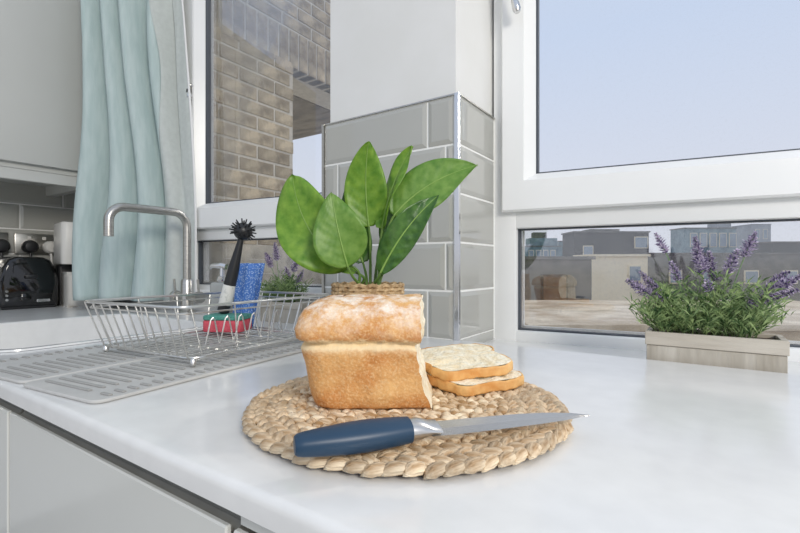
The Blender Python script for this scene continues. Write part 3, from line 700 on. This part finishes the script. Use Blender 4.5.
# ------------------------------------------------------------------ loaf and slices
lf0 = at(-0.0895, 0.436)
lf = thing('bread_loaf', 'crusty flour-dusted white loaf with one cut end on the placemat', 'bread', (lf0.x, lf0.y, ZM-0.001), R(36))
def hashn(x, y, z):
    from mathutils import noise
    return noise.noise(Vector((x, y, z)))
DEP = 0.104
levels = [  # z, left inset, front inset, back inset
    (0.000, 0.012, 0.008, 0.008), (0.003, 0.004, 0.003, 0.003), (0.012, 0.000, 0.000, 0.000), (0.030, -0.003, -0.001, -0.001), (0.048, -0.007, -0.003, -0.003),
    (0.060, -0.010, -0.005, -0.005), (0.0645, -0.009, -0.0035, -0.0035), (0.0655, -0.006, -0.001, -0.001), (0.0675, -0.006, -0.001, -0.001), (0.0690, -0.011, -0.0080, -0.008), (0.072, -0.0135, -0.0105, -0.010),
    (0.080, -0.0140, -0.0105, -0.011), (0.090, -0.011, -0.006, -0.008), (0.098, -0.008, 0.003, 0.0), (0.1045, 0.001, 0.014, 0.010), (0.1085, 0.013, 0.027, 0.022), (0.1105, 0.03, 0.042, 0.040)]
def xe(y, z):            # the slanted, torn cut end
    return 0.106+0.10*max(0, y)+(0.014*(1-min(1, z/0.05))**1.3 if z < 0.05 else 0)+(0.003 if z > 0.066 else 0)+0.003*hashn(y*60, z*60, 3.3)+0.0025*hashn(y*140, z*140, 8)
def outline(lv, z):
    z0, li, fi, bi = lv; y0, y1 = fi, DEP-bi; r = 0.024
    pts = []
    nfr = 44
    xs = li+r
    for k in range(nfr+1):
        t = k/nfr; xr = xe(y0, z); pts.append((xr+(xs-xr)*t, y0))
    for k in range(1, 9):
        a = R(270-90*k/8); pts.append((li+r+r*math.cos(a), y0+r+r*math.sin(a)))
    for k in range(1, 10): pts.append((li, y0+r+(y1-y0-2*r)*k/10))
    for k in range(0, 9):
        a = R(180-90*k/8); pts.append((li+r+r*math.cos(a), y1-r+r*math.sin(a)))
    for k in range(1, nfr+1):
        t = k/nfr; xr = xe(y1, z); pts.append((xs+(xr-xs)*t, y1))
    return pts
# refine the levels
fine = []
for a, b_ in zip(levels, levels[1:]):
    n = max(1, int((b_[0]-a[0])/0.0030))
    for k in range(n): fine.append(tuple(a[i]+(b_[i]-a[i])*k/n for i in range(4)))
fine.append(levels[-1])
def disp(x, y, z):
    return 0.0024*hashn(x*28, y*28, z*28)+0.0011*hashn(x*90, y*90, z*90)
bm = bmesh.new(); bs = bmesh.new(); rings = []; cutend = []
for lv in fine:
    z = lv[0]; o2 = outline(lv, z); cx, cy = 0.05, DEP/2; ring = []
    for (x, y) in o2:
        dv = Vector((x-cx, y-cy)).normalized(); dd = disp(x, y, z)
        if 0.064 < z < 0.076: dd += 0.0030*hashn(x*110, y*110, z*200)
        zz = z+((0.0025*hashn(x*22, y*22, 5.0)+0.0012*hashn(x*120, y*120, 2.0)) if 0.05 < z else 0)
        ring.append(bm.verts.new((x+dv.x*dd, y+dv.y*dd, zz)))
    rings.append(ring)
nP = len(rings[0])
for A, B in zip(rings, rings[1:]):
    for k in range(nP-1): bm.faces.new((A[k], A[k+1], B[k+1], B[k]))
# close top as strips (front to back) and bottom
def close(ring):
    i, j = 0, nP-1
    while j-i > 2:
        try: bm.faces.new((ring[i], ring[i+1], ring[j-1], ring[j]))
        except Exception: pass
        i += 1; j -= 1
close(rings[-1]); close(rings[0][:])
# cut-face border positions
cut = [(Vector(r[0].co), Vector(r[-1].co)) for r in rings]
mi = 1
for f in bm.faces:
    zc = f.calc_center_median().z
    pass
loafcrust = finish('crust', bm, [M['crust'], M['split']], lf, 'all')
bm = bmesh.new(); rows = []
NC = 14
for (a, b_) in cut:
    row = []
    for k in range(NC+1):
        t = k/NC; p = a.lerp(b_, t); bulge = 0.0035*hashn(p.y*55, p.z*55, 1.0)*math.sin(math.pi*t)
        row.append(bm.verts.new((p.x+bulge+0.0015*math.sin(math.pi*t), p.y, p.z)))
    rows.append(row)
for A, B in zip(rows, rows[1:]):
    for k in range(NC): bm.faces.new((A[k], A[k+1], B[k+1], B[k]))
finish('crumb_face', bm, M['crumb'], lf, 'all')

SLO = []
def slice_outline():
    pts = []
    half = [(0.0, 0.0), (0.030, 0.0), (0.038, 0.002), (0.044, 0.007), (0.047, 0.015), (0.049, 0.03), (0.050, 0.052), (0.0515, 0.060), (0.049, 0.063), (0.0555, 0.068), (0.0575, 0.078), (0.054, 0.089), (0.045, 0.099), (0.030, 0.106), (0.012, 0.109)]
    return half+[(-x, y) for x, y in half[:0:-1]]
def bread_slice(label, loc, rot, seed):
    t = thing('bread_slice', label, 'bread', loc, 0, 'cut slices beside the loaf'); t.rotation_euler = rot
    rnd = random.Random(seed); base = slice_outline(); th = 0.0118
    # densify
    pts = []
    for i in range(len(base)):
        a, b_ = Vector(base[i]), Vector(base[(i+1) % len(base)]); n = max(1, int((b_-a).length/0.005))
        for k in range(n):
            q_ = a.lerp(b_, k/n); pts.append(q_*1.04+Vector((0.005*hashn(q_.x*24, q_.y*24, seed), 0.005*hashn(q_.x*24, q_.y*24, seed+5))))
    cy = 0.052; c = Vector((0, cy))
    bm = bmesh.new(); n = len(pts)
    def ring(f, z, jit): return [bm.verts.new(((c+(p-c)*f).x+jit*hashn(p.x*90, p.y*90, seed), (c+(p-c)*f).y+jit*hashn(p.x*90, p.y*90, seed+7), z+0.0012*hashn(p.x*70, p.y*70, seed+3))) for p in pts]
    rr = [ring(0.955, 0.0, .0036), ring(0.985, 0.0, .0036), ring(1.0, 0.002, .0036), ring(1.0, th-0.002, .0036), ring(0.988, th, .0036), ring(0.955, th-0.0008, .0036)]
    for A, B in zip(rr, rr[1:]):
        for k in range(n): bm.faces.new((A[k], A[(k+1) % n], B[(k+1) % n], B[k]))
    finish('crust', bm, M['crust_slice'], t, 'all')
    bm = bmesh.new(); prev = None; prevb = None
    for f in (0.965, 0.8, 0.6, 0.4, 0.2):
        a = [bm.verts.new(((c+(p-c)*f).x, (c+(p-c)*f).y, th-0.0002+(0.0034*hashn(((c+(p-c)*f).x)*70, ((c+(p-c)*f).y)*70, seed) if f < 0.95 else 0))) for p in pts]
        b_ = [bm.verts.new(((c+(p-c)*f).x, (c+(p-c)*f).y, 0.0004)) for p in pts]
        if prev:
            for k in range(n):
                bm.faces.new((prev[k], prev[(k+1) % n], a[(k+1) % n], a[k])); bm.faces.new((prevb[(k+1) % n], prevb[k], b_[k], b_[(k+1) % n]))
        prev, prevb = a, b_
    bm.faces.new(prev); bm.faces.new(prevb[::-1])
    finish('crumb', bm, M['crumb'], t, 'all')
    return t
M['crust_slice'] = noise_mat('slice_crust', lin(206, 142, 72), lin(232, 188, 124), rough=0.65, scale=40, bump=0.3, bscale=200)
p = at(0.113, 0.506, ZM+0.0005)
bread_slice('lower slice of white bread lying flat on the placemat', p, (R(1), R(-1), R(34+33)), 4)
p = at(0.094, 0.514, ZM+0.0135)
bread_slice('upper slice of white bread lying on the other slice against the loaf', p, (R(3), R(-3), R(34+20)), 11)

# ------------------------------------------------------------------ knife
k0 = at(-0.0755, 0.3215, 0.0); k1 = at(0.1690, 0.409, 0.0); kd = k1-k0; KL = kd.length
kn = thing('bread_knife', 'steel knife with navy blue handle lying across the placemat', 'knife', (k0.x, k0.y, ZM+0.0125), math.atan2(kd.y, kd.x))
bm = bmesh.new(); rings = []
prof = [(0.0, 0.0066, 0.0056), (0.002, 0.0080, 0.0070), (0.006, 0.0088, 0.0078), (0.018, 0.0104, 0.0088), (0.036, 0.0124, 0.0098), (0.052, 0.0130, 0.0102), (0.070, 0.0122, 0.0098), (0.082, 0.0110, 0.0092), (0.088, 0.0104, 0.0088)]
for (x, a, b_) in prof:
    rings.append([bm.verts.new((x, a*math.copysign(abs(math.cos(t))**0.8, math.cos(t)), b_*math.copysign(abs(math.sin(t))**0.8, math.sin(t)))) for t in [2*math.pi*k/20 for k in range(20)]])
for A, B in zip(rings, rings[1:]):
    for k in range(20): bm.faces.new((A[k], A[(k+1) % 20], B[(k+1) % 20], B[k]))
bm.faces.new(rings[0][::-1]); bm.faces.new(rings[-1]); finish('handle', bm, M['blue_handle'], kn, True)
bm = bmesh.new(); rings = []
for (x, a, b_, oy) in ((0.0882, 0.0102, 0.0086, 0), (0.094, 0.0100, 0.0082, 0), (0.100, 0.0097, 0.006, 0), (0.106, 0.0094, 0.003, 0.0), (0.113, 0.0090, 0.0012, -0.0003)):
    rings.append([bm.verts.new((x, a*math.cos(t)+oy, b_*math.sin(t))) for t in [2*math.pi*k/20 for k in range(20)]])
for A, B in zip(rings, rings[1:]):
    for k in range(20): bm.faces.new((A[k], A[(k+1) % 20], B[(k+1) % 20], B[k]))
bm.faces.new(rings[0][::-1]); bm.faces.new(rings[-1]); finish('bolster', bm, M['bolster'], kn, True)
bm = bmesh.new()
top = [(0.104, 0.0088), (0.15, 0.0084), (0.19, 0.0072), (0.22, 0.0046), (0.245, 0.0000), (KL, -0.0058)]
botm = [(0.104, -0.0088), (0.125, -0.0100), (0.16, -0.0102), (0.20, -0.0098), (0.235, -0.0086), (KL, -0.0062)]
def interp(tb, x):
    for (a, va), (b_, vb) in zip(tb, tb[1:]):
        if x <= b_: return va+(vb-va)*(x-a)/(b_-a)
    return tb[-1][1]
prev = None; NB = 30
for i in range(NB+1):
    x = 0.104+(KL-0.104)*i/NB; yt, yb = interp(top, x), interp(botm, x)
    pass
    th = 0.0010*(1-0.6*i/NB); zt = -0.0026-0.0045*(i/NB)
    q = [bm.verts.new((x, yt, zt+th)), bm.verts.new((x, yb*0.55+yt*0.45, zt+th)), bm.verts.new((x, yb, zt)), bm.verts.new((x, yb*0.55+yt*0.45, zt-th)), bm.verts.new((x, yt, zt-th))]
    if prev:
        for k in range(5): bm.faces.new((prev[k], prev[(k+1) % 5], q[(k+1) % 5], q[k]))
    else: bm.faces.new(q)
    prev = q
bm.faces.new(prev[::-1]); finish('blade', bm, M['blade'], kn)
kn.rotation_euler = (R(14), R(-0.5), kn.rotation_euler[2])

# ------------------------------------------------------------------ potted plant
PD = 0.715
PP = at((368-400)/450*PD, PD)
pp = thing('potted_plant', 'broad-leaved green plant in a woven pot behind the loaf', 'plant', PP)
pot = finish('pot', lathe(bmesh.new(), [(0.040, 0.0), (0.050, 0.003), (0.058, 0.03), (0.060, 0.06), (0.057, 0.09), (0.0535, 0.108), (0.0535, 0.124), (0.050, 0.124), (0.050, 0.112)], 40, cap=True), M['rope'], pp, True)
for i in range(22):
    z = 0.004+0.0057*i
    t = min(z, 0.124)
    r_ = (0.0505+0.0095*math.sin(math.pi*min(1, (z)/0.122))) if z < 0.104 else 0.0545
    bm = bmesh.new(); pts = []
    for k in range(72):
        a = 2*math.pi*k/72; pts.append((r_*math.cos(a)+0.0008*math.cos(a*36)*math.cos(a), r_*math.sin(a)+0.0008*math.cos(a*36)*math.sin(a), z+0.0012*math.sin(a*18+i*math.pi)))
    tube(bm, pts, 0.0033, 6, True); finish('rope_coil', bm, M['rope'], pot, True)
finish('soil', lathe(bmesh.new(), [(0.05, 0.108), (0.049, 0.113), (0.02, 0.116), (0.0, 0.117)], 24), M['soil'], pp, True)
S_ = PD/450
def pl(px, py, dd=0.0):        # offset in the plant's own space: sideways, height, and depth behind (+) or before (-) the stem
    return at((px-368)*S_*(1+dd/PD), dd, 0)+Vector((0, 0, CAM_H+(266-py)*S_*(1+dd/PD)))
def leaf(name, base, mid, tip, width, mat, facing, fold=0.12, wave=0.05, root=None, seed=0, shape=0.85, blunt=0.72):
    """base, mid, tip: (px, py, depth) control points of the midrib"""
    B, C, T_ = pl(*base), pl(*mid), pl(*tip)
    n = 48; rib = bez([B, C, T_], n); W_ = width*S_
    F = (VR*facing[0]-VD*facing[1]+Vector((0, 0, facing[2]))).normalized()
    bm = bmesh.new(); nw = 14; rows = []; cen = []
    for i, p in enumerate(rib):
        t = i/n
        tan = (rib[min(i+1, n)]-rib[max(i-1, 0)]).normalized()
        side = tan.cross(F).normalized(); nrm = side.cross(tan).normalized()
        wd = W_*0.5*(math.sin(math.pi*min(1, (t*0.985+0.015)**shape)))**blunt*(1-0.15*t)*1.12
        if i == n: wd = 0.0003
        row = []
        for k in range(nw+1):
            u = -1+2*k/nw
            off = fold*abs(u)**1.3*wd+wave*W_*math.sin(7*t+2.2*u+seed)*abs(u)**1.5+0.020*W_*math.cos(2*math.pi*8*(t-0.30*abs(u)*W_/max(1e-6,(B-T_).length)*1.6))*abs(u)*(1-abs(u))*2
            row.append(bm.verts.new(p+side*(u*wd)+nrm*off))
        rows.append(row); cen.append(p+nrm*0.0006)
    for A, Bq in zip(rows, rows[1:]):
        for k in range(nw): bm.faces.new((A[k], A[k+1], Bq[k+1], Bq[k]))
    o = finish('leaf', bm, mat, pp, 'all'); md = o.modifiers.new('s', 'SOLIDIFY'); md.thickness = 0.0007; md.offset = -1
    bm = bmesh.new(); tube(bm, cen[:-1], [0.0016*(1-0.75*i/n) for i in range(n)], 6); finish('midrib', bm, M['vein'], o, True)
    # side veins, thin raised lines
    rt = pl(*(root or (368, 280, 0.0))); rt.z = 0.113
    bm = bmesh.new(); d0 = (rib[1]-rib[0]).normalized()
    tube(bm, bez([rt, rt+Vector((0, 0, 0.02)), B-d0*0.03, B+d0*0.004], 12), [0.0024]*6+[0.0021]*4+[0.0018]*3, 8); finish('petiole', bm, M['stem'], o, True)
    return o
leaf('a', (350, 264, -0.02), (302, 244, -0.035), (293, 174, -0.01), 58, M['leaf1'], (-0.15, 1, 0.25), 0.10, 0.10, (358, 280, -0.01), 1, 1.15, 0.52)
leaf('b', (350, 266, -0.045), (340, 232, -0.06), (334, 192, -0.05), 47, M['leaf2'], (0.1, 1, 0.2), 0.12, 0.05, (362, 280, -0.02), 2, 0.78)
leaf('c', (368, 226, 0.02), (362, 180, 0.02), (369, 141, -0.005), 42, M['leaf1'], (-0.05, 1, 0.1), 0.14, 0.05, (370, 280, 0.005), 3, 0.8)
leaf('d', (382, 228, 0.01), (390, 180, 0.01), (413, 146, 0.0), 30, M['leaf1'], (-0.9, 0.55, 0.1), 0.2, 0.12, (374, 280, 0.01), 4, 0.7)
leaf('e', (394, 215, 0.0), (425, 178, 0.0), (478, 165, -0.01), 46, M['leaf2'], (0.15, 1, 0.45), 0.12, 0.06, (378, 280, 0.0), 5, 0.85)
leaf('f', (382, 272, -0.03), (404, 226, -0.045), (440, 195, -0.035), 29, M['leaf3'], (0.35, 1, 0.5), 0.20, 0.10, (374, 280, -0.01), 6, 0.85)
leaf('g', (388, 250, 0.04), (396, 215, 0.045), (388, 176, 0.04), 32, M['leaf3'], (0.4, 1, 0.0), 0.12, 0.05, (378, 280, 0.015), 7, 0.7)
leaf('h', (356, 272, -0.01), (330, 262, -0.005), (297, 250, 0.01), 18, M['leaf1'], (-0.1, 0.7, 0.9), 0.15, 0.05, (360, 281, 0.0), 8, 0.8)
leaf('i', (362, 262, 0.02), (350, 225, 0.03), (346, 185, 0.03), 30, M['leaf3'], (0.0, 1, 0.1), 0.12, 0.05, (366, 280, 0.01), 9, 0.7)
leaf('j', (390, 262, 0.01), (400, 240, 0.02), (398, 205, 0.02), 26, M['leaf3'], (-0.3, 1, 0.1), 0.12, 0.05, (372, 280, 0.01), 10, 0.8)

# ------------------------------------------------------------------ lavender planters
leafbm = None
def spike(parent, base, tip, head, fat, seed):
    """stem from base to tip; the last `head` metres carry florets"""
    rnd = random.Random(seed); B, T_ = Vector(base), Vector(tip)
    bend = Vector((rnd.uniform(-.01, .01), rnd.uniform(-.008, .008), 0.012))
    path = bez([B, B.lerp(T_, 0.5)+bend, T_], 16)
    bm = bmesh.new(); ax = (path[-1]-path[-3]).normalized()
    fat *= 1.75; nF = int(head/0.0034); st = T_-ax*head
    s1 = ax.orthogonal().normalized(); s2 = ax.cross(s1)
    for i in range(nF):
        t = i/max(1, nF-1); rad = fat*(0.55+0.6*math.sin(math.pi*min(1, 0.18+t*0.80)))*(1-0.45*t)
        for k in range(8):
            a = 2*math.pi*k/8+i*0.55+rnd.uniform(-.3, .3); dv = s1*math.cos(a)+s2*math.sin(a)
            c = st+ax*(head*t+rnd.uniform(-.001, .001)); e = c+dv*rad*rnd.uniform(.55, 1.15)+ax*rad*0.6
            sd_ = ax.cross(dv)*0.0021; up = (ax*0.6-dv*0.4)*0.0022
            m_ = c.lerp(e, 0.6)
            v = [bm.verts.new(c), bm.verts.new(m_+sd_), bm.verts.new(e), bm.verts.new(m_-sd_), bm.verts.new(m_+up)]
            bm.faces.new((v[0], v[1], v[4])); bm.faces.new((v[1], v[2], v[4])); bm.faces.new((v[2], v[3], v[4])); bm.faces.new((v[3], v[0], v[4]))
    o = finish('flower_spike', bm, M['lav_flower'], parent)
    bm = bmesh.new(); tube(bm, path, 0.0009, 5); finish('stem', bm, M['lav_stem'], o, True)
def lavender(name_label, box_label, loc, rz, L, Dp, H, spikes, nleaf, hgt, seed, xs):
    pb = thing('planter_box', box_label, 'planter', loc, rz)
    zt = H; zs = H*0.68
    for nm, a, b_ in (('lower_board', (0.002, 0.002, 0), (L-0.002, 0.009, zs)), ('lower_board', (0.002, Dp-0.009, 0), (L-0.002, Dp-0.002, zs)),
                      ('lower_board', (0.002, 0.0095, 0), (0.009, Dp-0.0095, zs)), ('lower_board', (L-0.009, 0.0095, 0), (L-0.002, Dp-0.0095, zs))):
        finish(nm, bx(a, b_, 0.0008), M['planter'], pb)
    for nm, a, b_ in (('upper_board', (0, 0, zs+0.0005), (L, 0.009, zt)), ('upper_board', (0, Dp-0.009, zs+0.0005), (L, Dp, zt)),
                      ('upper_board', (0, 0.0095, zs+0.0005), (0.009, Dp-0.0095, zt)), ('upper_board', (L-0.009, 0.0095, zs+0.0005), (L, Dp-0.0095, zt))):
        finish(nm, bx(a, b_, 0.0008), M['planter_top'], pb)
    finish('moss_bed', bx((0.010, 0.010, 0.004), (L-0.010, Dp-0.010, zt-0.006)), M['soil'], pb)
    pt = thing('lavender_plant', name_label, 'plant', loc, rz)
    rnd = random.Random(seed); bm = bmesh.new()
    for i in range(nleaf):                       # tufts of narrow leaves fanning from the bed
        bxx = rnd.uniform(0.016, L-0.034); by = rnd.uniform(0.014, Dp-0.014); z0 = zt-0.008
        f = (bxx-L/2)/(L/2); h = hgt*rnd.uniform(0.35, 1.0)*(1-0.40*abs(f))
        dirv = Vector((f*0.36+rnd.gauss(0, .24), rnd.gauss(-0.10, .30), 1.0)).normalized()
        nseg = 5; stp = Vector((bxx, by, z0)); path = bez([stp, stp+dirv*h*0.5, stp+dirv*h+Vector((f*0.02, -0.004, -0.006))], nseg)
        for j in range(1, nseg+1):
            p = path[j]; 
            for s in (0, 1, 2):
                a = rnd.uniform(0, 6.28); out = Vector((math.cos(a), math.sin(a), rnd.uniform(0.5, 1.4))).normalized(); ln = rnd.uniform(0.014, 0.032)
                wv = out.cross(Vector((0.3, -1, 0.2))).normalized()*rnd.uniform(0.0008, 0.0013)
                q = p+out*ln*0.55+Vector((0, 0, 0.001)); e = p+out*ln+Vector((0, 0, -0.002))
                v = [bm.verts.new(p), bm.verts.new(q+wv), bm.verts.new(e), bm.verts.new(q-wv)]
                bm.faces.new(v)
        if i % 3 == 0: tube(bm, path, 0.0008, 4)
    fo = finish('foliage', bm, M['lav_leaf'], pt); fo['kind'] = 'stuff'
    for i, (b0_, t0_, hd_, ft_) in enumerate(spikes): spike(pt, b0_, t0_, hd_, ft_, seed*31+i)
    return pt
px0 = -0.081; py0 = 0.851; HZ = 0.069
def lv(px, py, y):                               # spike point in planter space at depth y behind its front
    ang = (px-400)/450; ray = VD+VR*ang; t = (py0+y)/ray.y; p = ray*t
    return Vector((p.x-px0, y, CAM_H+(266-py)/450*t-SILL))
sp1 = []
for (bx_, by_, tx, ty, y, hd_, ft) in ((694, 320, 656, 234, 0.035, 0.036, 0.0062), (690, 322, 671, 262, 0.02, 0.034, 0.0062), (708, 322, 695, 238, 0.03, 0.060, 0.0080), (712, 322, 709, 252, 0.045, 0.048, 0.0072),
                              (722, 322, 755, 233, 0.04, 0.040, 0.0075), (720, 322, 737, 250, 0.03, 0.040, 0.0068), (680, 326, 628, 280, 0.02, 0.044, 0.0078), (684, 324, 641, 272, 0.04, 0.048, 0.0072),
                              (690, 326, 650, 292, 0.03, 0.030, 0.006), (740, 324, 800, 276, 0.02, 0.052, 0.0082), (742, 326, 796, 290, 0.04, 0.060, 0.0075), (736, 324, 788, 272, 0.05, 0.030, 0.0062), (735, 326, 770, 296, 0.03, 0.034, 0.007), (712, 324, 706, 280, 0.012, 0.020, 0.0062)):
    sp1.append((lv(bx_, by_, 0.038), lv(tx, ty, y), hd_, ft))
lavender('purple lavender in the wooden planter below the large window', 'weathered pale wooden planter box below the large window', (px0, py0, SILL), 0, 0.184, 0.080, HZ, sp1, 200, 0.112, 5, 0)
# second one on the far ledge behind the rack
q0 = at(-0.395, 1.262); q0.z = 0.0
sp2 = [((0.05, 0.03, 0.06), (0.030, 0.03, 0.218), 0.05, 0.008), ((0.06, 0.03, 0.06), (0.006, 0.02, 0.190), 0.045, 0.008), ((0.08, 0.03, 0.06), (0.120, 0.03, 0.182), 0.05, 0.008), ((0.08, 0.03, 0.06), (0.07, 0.03, 0.15), 0.035, 0.007), ((0.09, 0.03, 0.06), (0.13, 0.03, 0.14), 0.04, 0.007)]
lavender('small purple lavender behind the blue dish cloth', 'small wooden planter box behind the dish rack', q0, R(7), 0.15, 0.06, 0.055, sp2, 120, 0.09, 9, 0)

# ------------------------------------------------------------------ outside: brick wing by the sink window
BXW = -1.92
bw_ = thing('brick_wing', 'weathered brick outer wall seen through the sink window', 'wall', (BXW, 0, 0), 0, kind='structure')
finish('mortar_core', bx((-0.30, 1.0, -1.2), (-0.004, 1.768, 1.275)), M['mortar'], bw_)
finish('mortar_core', bx((-0.30, 1.0, 1.275), (-0.004, 2.75, 2.6)), M['mortar'], bw_)
def brick_mesh(wd, ht):
    t = bmesh.new(); box(t, (-0.10, 0, 0), (0.0, wd, ht), 0.003, 1)
    bmesh.ops.recalc_face_normals(t, faces=t.faces[:]); me = bpy.data.meshes.new('brick'); t.to_mesh(me); t.free(); me.materials.append(M['brick']); return me
finish('added_plinth', bx((-0.05, 1.0, -1.2), (0.03, 1.772, 0.262)), M['rubble'], bw_)  # block added to stand in for reflections and dirt on the lower pane
bmC = {}
def brick(y, z, wd, ht):
    k = (round(wd, 3), round(ht, 3))
    if k not in bmC: bmC[k] = brick_mesh(wd, ht)
    link('brick', bmC[k], bw_, (random.uniform(-.002, .003), y, z))
z = 0.267; r_ = 0
while z < 1.24:
    y = 1.08-0.1125*(r_ % 2)
    while y < 1.77:
        a, b_ = max(y, 1.01), min(y+0.215, 1.77)
        if b_-a > 0.04: brick(a, z, b_-a, 0.064)
        y += 0.225
    z += 0.0745; r_ += 1
y = 1.02
while y < 2.7: brick(y, 1.275, 0.062, 0.205); y += 0.0725
for r_ in range(5):
    y = 1.02-0.1125*(r_ % 2)
    while y < 2.7:
        a, b_ = max(y, 1.01), min(y+0.215, 2.74)
        if b_-a > 0.04: brick(a, 1.49+0.0745*r_, b_-a, 0.064)
        y += 0.225
tag(finish('trim_2', bx((-4.4, 1.14, 1.272), (-2.23, 2.77, 1.50)), M['soffit']), 'stained concrete balcony soffit beyond the brick pier', 'balcony', kind='structure')
tag(finish('trim_3', bx((-4.4, 2.0, -1.2), (-0.9, 2.2, 0.235)), M['rubble']), 'mottled rendered parapet outside the sink window', 'parapet', kind='structure')

# ------------------------------------------------------------------ outside: the town
tag(finish('ground', bx((-300, 8, -9.2), (300, 400, -9)), M['ground']), 'grey ground far below the windows', 'ground', kind='structure')
def far_building(label, l0, l1, d0, d1, ztop, zb, mat, name='building', wins=(), extras=(), wm='b_glass', kindcat='building'):
    c = at((l0+l1)/2, d0); t = thing(name, label, kindcat, (c.x, c.y, zb), YAW)
    hw = (l1-l0)/2; H = ztop-zb
    finish('walls', bx((-hw, 0, 0), (hw, d1-d0, H), 0.03), M[mat], t)
    finish('parapet_cap', bx((-hw-0.1, -0.1, H), (hw+0.1, d1-d0+0.1, H+0.12)), M['b_grey'] if mat in ('b_dark', 'b_grey', 'b_teal') else M[mat], t)
    for (a, b_, z0, z1) in wins:
        f = finish('window_frame', bx((a-0.08, -0.06, z0-zb-0.08), (b_+0.08, -0.001, z1-zb+0.08)), M['b_cream' if wm != 'b_brown' else 'b_dark'], t)
        finish('pane', bx((a, -0.09, z0-zb), (b_, -0.061, z1-zb)), M[wm], f)
    for (a, b_, y0, y1, h, m2) in extras:
        finish('roof_block', bx((a, y0, H+0.121), (b_, y1, H+0.12+h), 0.02), M[m2], t)
    return t
def X(px, D): return (px-400)/450*D
def Z(py, D): return CAM_H+(266-py)/450*D
D = 42
far_building('long dark flat-roofed block on the skyline', X(574, D), X(649, D), D, D+3, Z(232, D), -9, 'b_dark',
             wins=[(2.2, 3.3, Z(247, D), Z(237, D)), (-2.6, -1.8, Z(254, D), Z(246, D))], extras=[(-1.8, 1.0, .5, 2.5, 0.25, 'b_grey')])
D = 75
far_building('teal glazed block with stepped roof on the skyline', X(526, D), X(561, D), D, D+3, Z(246, D), -9, 'b_teal', extras=[(-2.2, 2.4, .3, 2.8, 1.3, 'b_teal'), (-1.4, 0.8, .8, 2.2, 2.3, 'b_grey')],
             wins=[(-2.4+1.2*i, -1.7+1.2*i, Z(258, D), Z(250, D)) for i in range(4)])
D = 80
far_building('low blue-grey glazed block beside the stepped one', X(559, D), X(577, D), D, D+3, Z(241, D), -9, 'b_teal', wins=[(-0.9, -0.1, Z(255, D), Z(246, D)), (0.2, 1.0, Z(255, D), Z(246, D))])
D = 24
far_building('cream rendered house with small window across the yard', X(590, D), X(648, D), D, D+2, Z(256, D), -9, 'b_cream', wins=[(0.55, 1.1, Z(280, D), Z(266, D))])
D = 17
far_building('grey brick house with brown timber window across the yard', X(515, D), X(592, D), D, D+1.2, Z(259, D), -9, 'b_grey', wins=[(-0.4, 0.45, Z(300, D), Z(276, D))], wm='b_brown')
D = 30
far_building('wide dark brick terrace behind the lavender', X(648, D), X(860, D), D, D+3, Z(254, D), -9, 'b_grey', wins=[(-5.6, -4.9, Z(282, D), Z(271, D)), (-3.4, -2.7, Z(282, D), Z(271, D)), (-0.6, 0.2, Z(282, D), Z(271, D)), (2.0, 2.8, Z(282, D), Z(271, D))])
D = 60
far_building('teal office block behind the lavender tips', X(684, D), X(736, D), D, D+3, Z(228, D), -9, 'b_teal', wins=[(-2.6+1.3*i, -1.8+1.3*i, Z(246, D), Z(233, D)) for i in range(5)], extras=[(1.4, 3.2, .5, 2.6, 0.7, 'b_tower')])
D = 100
far_building('pale grey tower on the right skyline', X(752, D), X(771, D), D, D+8, Z(224, D), -9, 'b_tower', wins=[(-1.3, -0.5, Z(238, D), Z(229, D)), (0.4, 1.2, Z(238, D), Z(229, D))])
D = 50
far_building('dark brick block at the right picture edge', X(772, D), X(880, D), D, D+3, Z(242, D), -9, 'b_dark', extras=[(1.0, 3.4, .5, 2.6, 1.2, 'b_grey')])
D = 12
far_building('beige slab added to imitate the worktop reflected in the large window', X(500, D), X(900, D), 9.0, 15.5, Z(314, D), -9, 'reflect_beige')  # added slab, its beige top stands in for the reflected worktop
